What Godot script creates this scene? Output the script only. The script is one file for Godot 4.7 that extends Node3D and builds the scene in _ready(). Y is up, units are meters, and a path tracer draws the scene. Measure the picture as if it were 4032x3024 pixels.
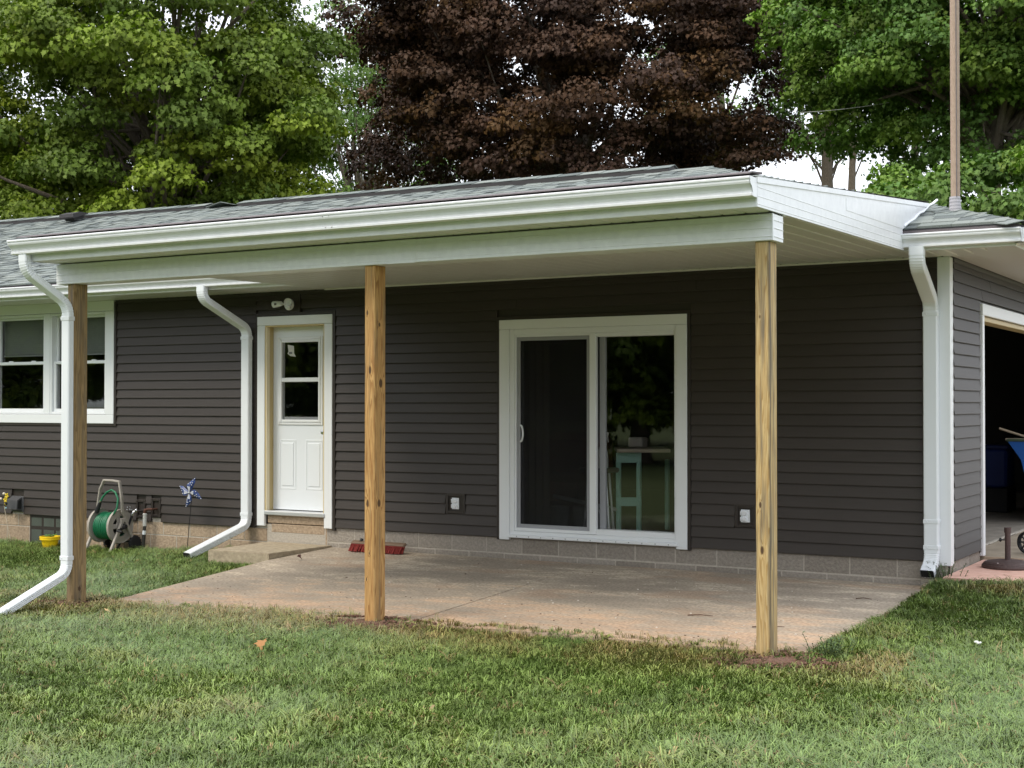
extends Node3D
# A dark brown single-storey house with a new white patio roof on three wooden posts, seen over the back lawn on an overcast day.
# Metres; x along the back wall (0 at the garage corner), z towards the viewer (0 at the back wall), y = 0 at the lowest edge of the siding.

var used := {}
var M := {}
var R := RandomNumberGenerator.new()
var noise := FastNoiseLite.new()


class MB:
	var v := PackedVector3Array()
	var n := PackedVector3Array()
	var uv := PackedVector2Array()
	var c := PackedColorArray()
	var tint := Color(1, 1, 1)
	var tinted := false

	func tri(a: Vector3, b: Vector3, d: Vector3, nn: Vector3, ua := Vector2.ZERO, ub := Vector2.ZERO, ud := Vector2.ZERO) -> void:
		tri3(a, b, d, nn, nn, nn, ua, ub, ud)

	func tri3(a: Vector3, b: Vector3, d: Vector3, na: Vector3, nb: Vector3, nd: Vector3, ua := Vector2.ZERO, ub := Vector2.ZERO, ud := Vector2.ZERO) -> void:
		v.append(a); n.append(na); uv.append(ua)
		if (b - a).cross(d - a).dot(na + nb + nd) > 0.0:
			v.append(d); n.append(nd); uv.append(ud)
			v.append(b); n.append(nb); uv.append(ub)
		else:
			v.append(b); n.append(nb); uv.append(ub)
			v.append(d); n.append(nd); uv.append(ud)
		c.append(tint); c.append(tint); c.append(tint)

	func quad(a: Vector3, b: Vector3, d: Vector3, e: Vector3, nn: Vector3, ua := Vector2(0, 0), ub := Vector2(1, 0), ud := Vector2(1, 1), ue := Vector2(0, 1)) -> void:
		tri(a, b, d, nn, ua, ub, ud)
		tri(a, d, e, nn, ua, ud, ue)

	func box(o: Vector3, s: Vector3, bev := 0.0, B := Basis.IDENTITY) -> void:
		var h := s * 0.5
		bev = minf(bev, minf(h.x, minf(h.y, h.z)) * 0.9)
		var k := h - Vector3(bev, bev, bev)
		for ax in 3:
			var p := (ax + 1) % 3
			var q := (ax + 2) % 3
			for sg in [-1.0, 1.0]:
				var pts := []
				for e in [[-1, -1], [1, -1], [1, 1], [-1, 1]]:
					var w := Vector3.ZERO
					w[ax] = h[ax] * sg
					w[p] = k[p] * e[0]
					w[q] = k[q] * e[1]
					pts.append(o + B * w)
				var nn := Vector3.ZERO
				nn[ax] = sg
				quad(pts[0], pts[1], pts[2], pts[3], B * nn)
			if bev > 0.0:
				for s1 in [-1.0, 1.0]:
					for s2 in [-1.0, 1.0]:
						var w4 := []
						for e in [[0, -1], [0, 1], [1, 1], [1, -1]]:
							var w := Vector3.ZERO
							w[ax] = k[ax] * e[1]
							w[p] = (h[p] if e[0] == 0 else k[p]) * s1
							w[q] = (k[q] if e[0] == 0 else h[q]) * s2
							w4.append(o + B * w)
						var nn := Vector3.ZERO
						nn[p] = s1
						nn[q] = s2
						quad(w4[0], w4[1], w4[2], w4[3], (B * nn).normalized())
		if bev > 0.0:
			for sx in [-1.0, 1.0]:
				for sy in [-1.0, 1.0]:
					for sz in [-1.0, 1.0]:
						var g := Vector3(sx, sy, sz)
						tri(o + B * (Vector3(h.x, k.y, k.z) * g), o + B * (Vector3(k.x, h.y, k.z) * g), o + B * (Vector3(k.x, k.y, h.z) * g), (B * g).normalized())

	# a box given by its two corners
	func bb(x0: float, x1: float, y0: float, y1: float, z0: float, z1: float, bev := 0.0) -> void:
		box(Vector3((x0 + x1) / 2, (y0 + y1) / 2, (z0 + z1) / 2), Vector3(absf(x1 - x0), absf(y1 - y0), absf(z1 - z0)), bev)

	# a 2D outline in the plane (ux, uy) drawn out along along
	func prism(poly: PackedVector2Array, o: Vector3, ux: Vector3, uy: Vector3, along: Vector3, caps := true) -> void:
		var cw := Geometry2D.is_polygon_clockwise(poly)
		for i in poly.size():
			var a := poly[i]
			var b := poly[(i + 1) % poly.size()]
			var e := b - a
			var out2 := Vector2(e.y, -e.x).normalized()
			if not cw:
				out2 = out2
			else:
				out2 = -out2
			var nn := (ux * out2.x + uy * out2.y).normalized()
			var pa := o + ux * a.x + uy * a.y
			var pb := o + ux * b.x + uy * b.y
			quad(pa, pb, pb + along, pa + along, nn)
		if caps:
			var t := Geometry2D.triangulate_polygon(poly)
			var an := along.normalized()
			for i in range(0, t.size(), 3):
				var w := []
				for j in 3:
					w.append(o + ux * poly[t[i + j]].x + uy * poly[t[i + j]].y)
				tri(w[0], w[1], w[2], -an)
				tri(w[0] + along, w[1] + along, w[2] + along, an)

	func ring(o: Vector3, a: Vector3, b: Vector3, r: float, k: int) -> PackedVector3Array:
		var out := PackedVector3Array()
		for i in k:
			out.append(o + (a * cos(TAU * i / k) + b * sin(TAU * i / k)) * r)
		return out

	func tube(pts: PackedVector3Array, rad: PackedFloat32Array, k := 8, caps := true) -> void:
		var last := pts.size() - 1
		var t0 := (pts[1] - pts[0]).normalized()
		var a := t0.cross(Vector3.UP if absf(t0.y) < 0.9 else Vector3.RIGHT).normalized()
		var prev := PackedVector3Array()
		var prevn := PackedVector3Array()
		var run := 0.0
		for i in pts.size():
			var t := (pts[mini(i + 1, last)] - pts[maxi(i - 1, 0)]).normalized()
			a = (a - t * a.dot(t)).normalized()
			var b := t.cross(a)
			var r: float = rad[mini(i, rad.size() - 1)]
			var now := ring(pts[i], a, b, r, k)
			var nown := ring(Vector3.ZERO, a, b, 1.0, k)
			if i > 0:
				var step := pts[i].distance_to(pts[i - 1])
				for j in k:
					var m := (j + 1) % k
					var u0 := float(j) / k
					var u1 := float(j + 1) / k
					tri3(prev[j], prev[m], now[m], prevn[j], prevn[m], nown[m], Vector2(u0, run), Vector2(u1, run), Vector2(u1, run + step))
					tri3(prev[j], now[m], now[j], prevn[j], nown[m], nown[j], Vector2(u0, run), Vector2(u1, run + step), Vector2(u0, run + step))
				run += step
			if caps and (i == 0 or i == last):
				var nn := -t if i == 0 else t
				for j in range(1, k - 1):
					tri(now[0], now[j], now[j + 1], nn)
			prev = now
			prevn = nown

	func rod(a: Vector3, b: Vector3, r: float, k := 8) -> void:
		tube(PackedVector3Array([a, b]), PackedFloat32Array([r, r]), k)

	# profile of (radius, height) turned about the y axis of X
	func lathe(prof: PackedVector2Array, k: int, X := Transform3D.IDENTITY) -> void:
		for i in prof.size() - 1:
			var p := prof[i]
			var q := prof[i + 1]
			var e := q - p
			if e.length() < 1e-6:
				continue
			var n2 := Vector2(e.y, -e.x).normalized()
			for j in k:
				var t0 := TAU * j / k
				var t1 := TAU * (j + 1) / k
				var d0 := Vector3(cos(t0), 0, sin(t0))
				var d1 := Vector3(cos(t1), 0, sin(t1))
				var na := X.basis * (d0 * n2.x + Vector3.UP * n2.y)
				var nb := X.basis * (d1 * n2.x + Vector3.UP * n2.y)
				var a := X * (d0 * p.x + Vector3.UP * p.y)
				var b := X * (d1 * p.x + Vector3.UP * p.y)
				var g := X * (d1 * q.x + Vector3.UP * q.y)
				var h := X * (d0 * q.x + Vector3.UP * q.y)
				var u0 := float(j) / k
				var u1 := float(j + 1) / k
				if p.x > 1e-6:
					tri3(a, b, g, na, nb, nb, Vector2(u0, p.y), Vector2(u1, p.y), Vector2(u1, q.y))
				if q.x > 1e-6:
					tri3(a, g, h, na, nb, na, Vector2(u0, p.y), Vector2(u1, q.y), Vector2(u0, q.y))

	func ball(o: Vector3, r: Vector3, k := 10, B := Basis.IDENTITY) -> void:
		var prof := PackedVector2Array()
		for i in k + 1:
			var t := -PI / 2 + PI * i / k
			prof.append(Vector2(maxf(cos(t), 0.0), sin(t)))
		lathe(prof, k + 2, Transform3D(B * Basis.from_scale(r), o))

	# a closed outline (x, out) carried along a path that stays in a plane of constant x
	func sweep(prof: PackedVector2Array, path: PackedVector3Array, scale: PackedFloat32Array, caps := true) -> void:
		var prev := PackedVector3Array()
		var last := path.size() - 1
		for i in path.size():
			var t := (path[mini(i + 1, last)] - path[maxi(i - 1, 0)]).normalized()
			var side := Vector3.RIGHT
			side = (side - t * side.dot(t)).normalized()
			var outw := side.cross(t).normalized()
			var now := PackedVector3Array()
			for p in prof:
				now.append(path[i] + (side * p.x + outw * p.y) * scale[i])
			if i > 0:
				var mid := (path[i] + path[i - 1]) * 0.5
				for j in prof.size():
					var m := (j + 1) % prof.size()
					var nn := (now[m] - now[j]).cross(prev[j] - now[j]).normalized()
					if nn.dot((now[m] + now[j]) * 0.5 - path[i]) < 0.0:
						nn = -nn
					quad(prev[j], prev[m], now[m], now[j], nn)
			prev = now

	func mesh() -> ArrayMesh:
		var arr := []
		arr.resize(Mesh.ARRAY_MAX)
		arr[Mesh.ARRAY_VERTEX] = v
		arr[Mesh.ARRAY_NORMAL] = n
		arr[Mesh.ARRAY_TEX_UV] = uv
		if tinted:
			arr[Mesh.ARRAY_COLOR] = c
		var m := ArrayMesh.new()
		m.add_surface_from_arrays(Mesh.PRIMITIVE_TRIANGLES, arr)
		return m


func numbered(parent: Node, called: String) -> String:
	var key := str(parent.get_instance_id()) + called
	var k: int = used.get(key, 0)
	used[key] = k + 1
	return called if k == 0 else "%s_%03d" % [called, k]


# commits a shape as one named mesh under parent
func put(called: String, shape, mat: Material, parent: Node = self) -> MeshInstance3D:
	var o := MeshInstance3D.new()
	o.mesh = shape.mesh() if shape is MB else shape
	o.material_override = mat
	o.name = numbered(parent, called)
	parent.add_child(o, true)
	return o


func node(called: String, parent: Node = self, at := Vector3.ZERO) -> Node3D:
	var o := Node3D.new()
	o.name = numbered(parent, called)
	parent.add_child(o, true)
	o.position = at
	return o


func tag(o: Node, label: String, category: String, group := "") -> Node:
	o.set_meta("label", label)
	o.set_meta("category", category)
	if group:
		o.set_meta("group", group)
	return o


func kind(o: Node, k: String) -> Node:
	o.set_meta("kind", k)
	return o


func srgb(r: float, g: float, b: float) -> Color:
	return Color(r / 255.0, g / 255.0, b / 255.0)


func mat(c: Color, rough := 0.6, metal := 0.0) -> StandardMaterial3D:
	var m := StandardMaterial3D.new()
	m.albedo_color = c
	m.roughness = rough
	m.metallic = metal
	return m


# colour noise laid over a surface in world space: low and high frequency blended into one ramp
func speckled(lo: Color, hi: Color, rough: float, scale: float, freq: float, octaves: int, seed_: int, bump := 0.0, stretch := Vector3.ONE) -> StandardMaterial3D:
	var m := mat(Color.WHITE, rough)
	var f := FastNoiseLite.new()
	f.seed = seed_
	f.noise_type = FastNoiseLite.TYPE_SIMPLEX_SMOOTH
	f.frequency = freq
	f.fractal_octaves = octaves
	f.fractal_gain = 0.65
	var t := NoiseTexture2D.new()
	t.width = 512
	t.height = 512
	t.seamless = true
	t.noise = f
	var g := Gradient.new()
	g.set_color(0, lo)
	g.set_color(1, hi)
	t.color_ramp = g
	m.albedo_texture = t
	m.uv1_triplanar = true
	m.uv1_world_triplanar = true
	m.uv1_scale = stretch / scale
	if bump > 0.0:
		var h := NoiseTexture2D.new()
		h.width = 512
		h.height = 512
		h.seamless = true
		h.noise = f
		m.heightmap_enabled = true
		m.heightmap_texture = h
		m.heightmap_scale = bump
	return m


func _ready() -> void:
	# ---- camera
	var cam := Camera3D.new()
	cam.name = "camera"
	cam.fov = 30.65
	cam.near = 0.1
	cam.far = 2000.0
	cam.position = Vector3(2.724, 1.284, 11.65)
	cam.rotation_degrees = Vector3(0.831, 30.51, 0)
	add_child(cam)
	cam.make_current()
	# ---- sky: a bright, even overcast
	var we := WorldEnvironment.new()
	we.name = "world_environment"
	var env := Environment.new()
	var sm := ProceduralSkyMaterial.new()
	sm.sky_top_color = Color(0.87, 0.885, 0.915)
	sm.sky_horizon_color = Color(0.86, 0.88, 0.91)
	sm.sky_curve = 0.15
	sm.ground_bottom_color = Color(0.3, 0.34, 0.24)
	sm.ground_horizon_color = Color(0.5, 0.55, 0.45)
	sm.energy_multiplier = 1.0
	var sky := Sky.new()
	sky.sky_material = sm
	env.sky = sky
	env.background_mode = Environment.BG_SKY
	env.tonemap_mode = Environment.TONE_MAPPER_LINEAR
	env.tonemap_exposure = 2.5
	env.sdfgi_enabled = true
	env.ssao_enabled = true
	env.ssil_enabled = true
	we.environment = env
	add_child(we)
	# ---- sun behind cloud, high at the front left
	var sun := DirectionalLight3D.new()
	sun.name = "sun"
	sun.light_energy = 0.36
	sun.light_angular_distance = 22.0
	sun.light_color = Color(1.0, 0.97, 0.92)
	sun.shadow_enabled = true
	add_child(sun)
	sun.look_at_from_position(Vector3.ZERO, Vector3(0.4, -1.0, -0.7))
	noise.seed = 4
	noise.frequency = 0.01
	noise.fractal_octaves = 3
	materials()
	ground()
	house()
	patio_roof()
	downspouts()
	trees()
	things()


func materials() -> void:
	M.white = speckled(srgb(219, 221, 225), srgb(233, 235, 238), 0.35, 0.7, 0.012, 4, 3)
	M.white_satin = mat(srgb(224, 228, 232), 0.3)
	M.soffit = mat(srgb(212, 212, 208), 0.35)
	M.vinyl_white = mat(srgb(225, 228, 230), 0.4)
	M.door_white = mat(srgb(224, 229, 234), 0.38)
	M.sidings = []
	for k in 3:
		var q := [0, 2, -2][k] as int
		M.sidings.append(speckled(srgb(46 + q, 39 + q, 34 + q), srgb(52 + q, 45 + q, 40 + q), 0.55, 0.9, 0.02, 3, 5 + 20 * k, 0.04, Vector3(0.25, 3, 0.25)))
	M.siding = M.sidings[0]
	M.siding_trim = mat(srgb(44, 37, 32), 0.5)
	M.mortar = speckled(srgb(160, 153, 142), srgb(186, 178, 165), 0.95, 0.5, 0.03, 4, 8, 0.3)
	M.tan = mat(srgb(196, 176, 128), 0.5)
	M.grey_frame = mat(srgb(150, 152, 156), 0.45)
	M.dark_gap = mat(srgb(24, 23, 22), 0.9)
	M.glass = mat(Color(0.03, 0.05, 0.045, 0.04), 0.015)
	M.glass.transparency = BaseMaterial3D.TRANSPARENCY_ALPHA
	M.glass_screen = mat(Color(0.03, 0.03, 0.035, 0.5), 0.9)
	M.glass_screen.transparency = BaseMaterial3D.TRANSPARENCY_ALPHA
	M.chrome = mat(srgb(200, 200, 202), 0.18, 1.0)
	M.alu = mat(srgb(205, 207, 210), 0.4, 0.6)
	M.black = mat(srgb(24, 24, 26), 0.55)
	M.rubber = mat(srgb(30, 30, 32), 0.8)
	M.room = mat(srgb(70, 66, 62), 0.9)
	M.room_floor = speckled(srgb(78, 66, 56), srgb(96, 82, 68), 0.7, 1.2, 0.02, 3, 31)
	M.concrete_step = speckled(srgb(140, 128, 108), srgb(186, 172, 148), 0.95, 0.9, 0.02, 6, 41, 0.5)
	M.concrete_grey = speckled(srgb(122, 115, 105), srgb(158, 150, 138), 0.92, 1.6, 0.012, 6, 42, 0.3)
	M.drive = speckled(srgb(134, 122, 104), srgb(172, 158, 138), 0.92, 2.2, 0.01, 6, 43, 0.3)
	M.pink = speckled(srgb(196, 150, 132), srgb(222, 184, 168), 0.9, 1.1, 0.014, 6, 44, 0.3)
	M.soil = speckled(srgb(84, 62, 50), srgb(142, 108, 90), 1.0, 0.35, 0.03, 5, 45, 1.5)
	M.under = speckled(srgb(58, 76, 32), srgb(98, 108, 52), 1.0, 0.8, 0.02, 5, 46)
	M.bark = speckled(srgb(78, 69, 60), srgb(134, 122, 108), 0.95, 0.9, 0.03, 4, 47, 2.0, Vector3(2.5, 0.5, 2.5))
	M.strip = speckled(srgb(92, 86, 88), srgb(118, 111, 113), 0.85, 0.4, 0.05, 3, 48)
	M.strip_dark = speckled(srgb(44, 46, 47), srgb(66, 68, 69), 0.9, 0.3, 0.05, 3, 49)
	M.vent_black = mat(srgb(40, 37, 38), 0.6)
	var tones := [[112, 120, 118], [122, 129, 126], [92, 99, 98], [117, 124, 120], [128, 134, 130]]
	M.shingles = []
	for k in tones.size():
		var t = tones[k]
		M.shingles.append(speckled(srgb(t[0] - 18, t[1] - 18, t[2] - 18), srgb(t[0] + 18, t[1] + 18, t[2] + 18), 0.9, 0.25, 0.05, 3, 60 + k, 0.4))
	M.blocks = []
	for k in 4:
		var q := [0, 7, -8, 3][k] as int
		M.blocks.append(speckled(srgb(126 + q, 119 + q, 110 + q), srgb(158 + q, 150 + q, 139 + q), 0.95, 0.45, 0.025, 6, 70 + k, 0.6))
	M.blocks_tan = []
	for k in 3:
		var q := [0, 8, -7][k] as int
		M.blocks_tan.append(speckled(srgb(140 + q, 122 + q, 102 + q), srgb(184 + q, 164 + q, 140 + q), 0.95, 0.5, 0.022, 6, 75 + k, 0.5))


# Wood of a square post, unrolled: four faces side by side. knots: [face + share of its width, metres up, radius in m]
func wood(base: Color, late: Color, knots: Array, grey: float, seed_: int, h: float, streaks := []) -> StandardMaterial3D:
	var W := 256
	var H := 1024
	var f := FastNoiseLite.new()
	f.seed = seed_
	f.frequency = 1.0
	f.fractal_octaves = 2
	var f2 := FastNoiseLite.new()
	f2.seed = seed_ + 9
	f2.frequency = 1.0
	f2.fractal_octaves = 3
	var px := PackedByteArray()
	px.resize(W * H * 3)
	var weather := Color(0.36, 0.33, 0.29)
	for y in H:
		var m := h * (1.0 - float(y) / H)
		for x in W:
			var face := x / 64
			var s := (x % 64) / 64.0
			var p := s * 6.0 + 3.2 * f.get_noise_2d(s * 0.9 + face * 9.0, m * 0.42) + 0.9 * f.get_noise_2d(s * 3.0 + face * 5.0, m * 1.7 + 40.0)
			var dark := 0.0
			for k in knots:
				var dx: float = (float(x) / 64.0 - k[0]) * 0.1
				var dy: float = (m - k[1])
				var d := sqrt(dx * dx + dy * dy * 0.22)
				if d < k[2] * 4.0:
					p += 1.6 * exp(-d * d / (k[2] * k[2] * 2.0)) * signf(dx + 0.0001)
					if d < k[2]:
						dark = maxf(dark, smoothstep(1.0, 0.55, d / k[2]))
			var g := p - floorf(p)
			var band := smoothstep(0.35, 0.85, g) * (1.0 - smoothstep(0.9, 1.0, g))
			var col := base.lerp(late, band * 0.75)
			var fine := f2.get_noise_2d(x * 0.55, m * 9.0)
			col = col.lightened(0.06 * fine) if fine > 0 else col.darkened(-0.16 * fine)
			var blot := f2.get_noise_2d(x * 0.03 + 70.0, m * 1.1)
			col = col.lerp(weather, clampf((blot * 1.3 + grey) * 0.8, 0.0, 0.75))
			col = col.lerp(Color(0.2, 0.12, 0.06), dark * 0.75)
			for k in streaks:
				var off: float = absf(float(x) / 64.0 - k[0] - 0.05 * f2.get_noise_2d(7.0, m * 2.0)) / k[1]
				col = col.lerp(Color(0.22, 0.2, 0.17), k[2] * smoothstep(1.0, 0.3, off) * (0.65 + 0.5 * fine))
			var i := (y * W + x) * 3
			px[i] = int(clampf(col.r, 0, 1) * 255)
			px[i + 1] = int(clampf(col.g, 0, 1) * 255)
			px[i + 2] = int(clampf(col.b, 0, 1) * 255)
	var w := mat(Color.WHITE, 0.75)
	w.albedo_texture = ImageTexture.create_from_image(Image.create_from_data(W, H, false, Image.FORMAT_RGB8, px))
	return w


# Concrete of the patio: trowelled grey-tan, scuffed pale patches, red soil trodden and washed over its outer edge
func patio_concrete() -> StandardMaterial3D:
	var W := 1024
	var H := 512
	var px := PackedByteArray()
	px.resize(W * H * 3)
	var f := FastNoiseLite.new()
	f.seed = 12
	f.frequency = 1.0
	f.fractal_octaves = 5
	f.fractal_gain = 0.6
	var base := srgb(172, 158, 140)
	var pale := srgb(204, 190, 168)
	var dull := srgb(146, 134, 119)
	var mud := srgb(180, 142, 112)
	for y in H:
		var z := 3.6 * y / H
		for x in W:
			var X := -6.6 + 6.7 * x / W
			var a := f.get_noise_2d(X * 0.7, z * 1.5)
			var b := f.get_noise_2d(X * 3.0 + 50.0, z * 7.0)
			var d := f.get_noise_2d(X * 30.0, z * 30.0 + 90.0)
			var col := base.lerp(dull, clampf(0.35 - a * 1.6, 0.0, 1.0) * 0.8)
			col = col.lerp(pale, smoothstep(0.08, 0.42, a * 0.6 + b * 0.7 + d * 0.25) * 0.8)
			var washed := smoothstep(1.9, 3.5, z + 1.5 * a + 1.1 * b) * (0.55 + 0.45 * smoothstep(-0.3, 0.3, b + d * 0.5))
			washed = maxf(washed, smoothstep(0.12, 0.4, f.get_noise_2d(X * 0.5 + 9.0, z * 1.1 + 30.0)) * 0.5)
			col = col.lerp(mud, washed * 0.62)
			col = col.lightened(d * 0.2) if d > 0 else col.darkened(-d * 0.35)
			var i := (y * W + x) * 3
			px[i] = int(clampf(col.r, 0, 1) * 255)
			px[i + 1] = int(clampf(col.g, 0, 1) * 255)
			px[i + 2] = int(clampf(col.b, 0, 1) * 255)
	var m := mat(Color.WHITE, 0.93)
	m.albedo_texture = ImageTexture.create_from_image(Image.create_from_data(W, H, false, Image.FORMAT_RGB8, px))
	var h := NoiseTexture2D.new()
	h.width = 1024
	h.height = 1024
	h.noise = f.duplicate()
	h.noise.frequency = 0.06
	m.heightmap_enabled = true
	m.heightmap_texture = h
	m.heightmap_scale = 0.4
	return m


func roof_y(x: float, z: float) -> float:
	return 2.642 + (0.327 + 0.003 * maxf(0.0, -x - 5.5)) * (0.7 - z)


# K-shaped eaves gutter along a run; out points away from the fascia
func gutter(o: Vector3, along: Vector3, out: Vector3, h: float) -> MB:
	var p := PackedVector2Array([
		Vector2(0.0, 0.0), Vector2(0.072, 0.0), Vector2(0.082, 0.004), Vector2(0.084, 0.018), Vector2(0.076, 0.022), Vector2(0.078, 0.036), Vector2(0.086, 0.052),
		Vector2(0.1, 0.066), Vector2(0.112, 0.076), Vector2(0.117, 0.088), Vector2(0.117, 0.102), Vector2(0.124, 0.104), Vector2(0.126, 0.114), Vector2(0.122, 0.12), Vector2(0.105, 0.12), Vector2(0.105, 0.114),
		Vector2(0.112, 0.108), Vector2(0.111, 0.09), Vector2(0.104, 0.08), Vector2(0.08, 0.056), Vector2(0.07, 0.03), Vector2(0.07, 0.006), Vector2(0.004, 0.006), Vector2(0.004, 0.12), Vector2(0.0, 0.12)])
	for i in p.size():
		p[i] = Vector2(p[i].x, p[i].y * h / 0.12)
	var b := MB.new()
	b.prism(p, o, out, Vector3.UP, along)
	var cap := PackedVector2Array()
	for i in 15:
		cap.append(p[i])
	cap.append(Vector2(0.0, 0.12 * h / 0.12))
	for e in [0.0, 1.0]:
		b.prism(cap, o + along * e + along.normalized() * (0.004 if e == 1.0 else -0.006), out, Vector3.UP, along.normalized() * 0.002)
	return b


# one course of lapped siding: its lower edge stands proud
func plank(y: float, h: float, a: Vector3, along: Vector3, out: Vector3) -> MB:
	var b := MB.new()
	b.prism(PackedVector2Array([Vector2(0.0195, 0.0), Vector2(0.0205, 0.004), Vector2(0.003, h + 0.004), Vector2(-0.008, h + 0.004), Vector2(-0.008, 0.0)]), a + Vector3.UP * y, out, Vector3.UP, along)
	return b


func spans(lo: float, hi: float, y0: float, y1: float, holes: Array) -> Array:
	var out := [[lo, hi]]
	for h in holes:
		if y1 <= h[2] + 0.012 or y0 >= h[3] - 0.012:
			continue
		var next := []
		for s in out:
			if h[1] <= s[0] or h[0] >= s[1]:
				next.append(s)
				continue
			if h[0] > s[0]:
				next.append([s[0], h[0]])
			if h[1] < s[1]:
				next.append([h[1], s[1]])
		out = next
	return out


func frame_box(b: MB, x0: float, x1: float, y0: float, y1: float, t: float, z0: float, z1: float, bev := 0.003) -> void:
	b.bb(x0, x0 + t, y0, y1, z0, z1, bev)
	b.bb(x1 - t, x1, y0, y1, z0, z1, bev)
	b.bb(x0 + t, x1 - t, y0, y0 + t, z0, z1 - 0.002, bev)
	b.bb(x0 + t, x1 - t, y1 - t, y1, z0, z1 - 0.002, bev)


func part_box(called: String, parent: Node, m: Material, x0: float, x1: float, y0: float, y1: float, z0: float, z1: float, bev := 0.003) -> MeshInstance3D:
	var b := MB.new()
	b.bb(x0, x1, y0, y1, z0, z1, bev)
	return put(called, b, m, parent)


func house() -> Node3D:
	var H := node("house")
	tag(H, "dark brown sided single-storey house with grey-green shingled hip roof", "house")
	# ---- back wall: core, then each course of siding
	var wall := node("back_wall", H)
	var core := MB.new()
	var zc := -0.16
	for s in [[-18.0, -11.72, -0.5, 2.49], [-11.72, -9.475, -0.5, 1.06], [-9.475, -7.31, -0.5, 2.49], [-7.31, -6.3, 2.226, 2.49], [-6.3, -4.265, -0.5, 2.49], [-4.265, -2.31, -0.5, 0.0], [-4.265, -2.31, 2.096, 2.49], [-2.31, -0.01, -0.5, 2.49]]:
		core.bb(s[0], s[1], s[2], s[3], zc, -0.0085)
	core.bb(-7.31, -6.3, -0.5, 0.1, zc, -0.06)
	put("wall_core", core, M.siding_trim, wall)
	R.seed = 2
	var holes := [[-11.755, -9.44, 1.045, 2.6], [-7.345, -6.265, -0.3, 2.262], [-4.3, -2.275, -0.3, 2.13], [-4.9, -4.665, 0.205, 0.408], [-1.86, -1.655, 0.203, 0.405], [-7.02, -6.73, 2.26, 2.455], [-11.215, -10.997, -0.02, 0.17], [-9.115, -8.975, -0.015, 0.19], [-8.885, -8.735, 0.0, 0.218]]
	for k in 25:
		for sec in [[-18.0, -7.345, -0.045], [-7.345, -0.094, 0.0]]:
			var y: float = sec[2] + k * 0.1
			var h := minf(0.1, 2.488 - y)
			if h < 0.02:
				continue
			for s in spans(sec[0], sec[1], y, y + h, holes):
				if s[1] - s[0] < 0.02:
					continue
				var cuts := [s[0], s[1]]
				if s[1] - s[0] > 3.4:
					cuts = [s[0], lerpf(s[0], s[1], R.randf_range(0.25, 0.75)), s[1]]
				for c in cuts.size() - 1:
					# the right-hand board of a seam laps over the left one
					put("siding_plank", plank(y + R.randf_range(-0.0008, 0.0008), h, Vector3(cuts[c] + 0.002, 0, 0.0011 * c), Vector3(cuts[c + 1] - cuts[c] - 0.003, 0, 0), Vector3(0, 0, 1)), M.sidings[R.randi() % 3], wall)
	# channels that edge the siding at the openings and under the soffit
	for s in [[-9.474, -9.44, 1.03, 2.47], [-7.345, -7.316, -0.03, 2.262], [-6.299, -6.266, -0.03, 2.262], [-4.3, -4.269, -0.02, 2.13], [-2.304, -2.275, -0.025, 2.13]]:
		part_box("siding_channel", wall, M.siding_trim, s[0], s[1], s[2], s[3], -0.005, 0.0245, 0.002)
	for s in [[-11.755, -9.474, 1.03, 1.058], [-7.316, -6.299, 2.228, 2.262], [-4.269, -2.304, 2.098, 2.13]]:
		part_box("siding_channel", wall, M.siding_trim, s[0], s[1], s[2], s[3], -0.005, 0.0235, 0.002)
	part_box("frieze_strip", wall, M.siding_trim, -9.44, -0.094, 2.452, 2.4885, 0.0, 0.0205)
	# ---- garage side wall
	var side := node("garage_side_wall", H)
	var sc := MB.new()
	sc.bb(-0.16, -0.0085, -0.5, 2.49, -1.13, -0.012)
	sc.bb(-0.16, -0.0085, 2.1, 2.49, -5.2, -1.13)
	sc.bb(-0.16, -0.0085, -0.5, 2.49, -7.6, -5.2)
	put("wall_core", sc, M.siding_trim, side)
	for k in 25:
		var y := k * 0.1
		var h := minf(0.1, 2.488 - y)
		for s in spans(0.086, 7.6, y, y + h, [[1.065, 5.3, -0.3, 2.19]]):
			var cuts := [s[0], s[1]]
			if s[1] - s[0] > 3.0:
				cuts = [s[0], 1.16 + 0.35 * (k % 2), s[1]]
			for c in cuts.size() - 1:
				put("siding_plank", plank(y, h, Vector3(0.001 * (c % 2), 0, -cuts[c] - 0.001), Vector3(0, 0, -(cuts[c + 1] - cuts[c] - 0.002)), Vector3(1, 0, 0)), M.siding, side)
	part_box("siding_channel", side, M.siding_trim, -0.02, 0.006, -0.02, 2.2, -1.115, -1.067)
	part_box("frieze_strip", side, M.siding_trim, 0.0, 0.0205, 2.452, 2.4885, -7.6, -0.087)
	var gd := node("garage_doorway", H)
	part_box("jamb", gd, M.vinyl_white, -0.14, 0.024, -0.055, 2.075, -1.205, -1.132, 0.004)
	part_box("jamb", gd, M.vinyl_white, -0.14, 0.024, -0.055, 2.075, -5.2, -5.13, 0.004)
	part_box("header_board", gd, M.vinyl_white, -0.005, 0.026, 2.075, 2.178, -5.2, -1.132, 0.004)
	part_box("header_stop", gd, M.tan, -0.14, -0.01, 2.03, 2.075, -5.13, -1.205, 0.004)
	part_box("corner_post", H, M.vinyl_white, -0.093, 0.01, -0.032, 2.489, -0.085, 0.019, 0.004)
	# ---- the rest of the shell: far walls, ceilings, floors, partitions
	var inner := node("interior_shell", H)
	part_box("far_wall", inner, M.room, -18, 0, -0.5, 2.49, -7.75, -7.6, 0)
	part_box("end_wall", inner, M.siding, -18.15, -18, -0.5, 2.49, -7.75, -0.01, 0)
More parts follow.
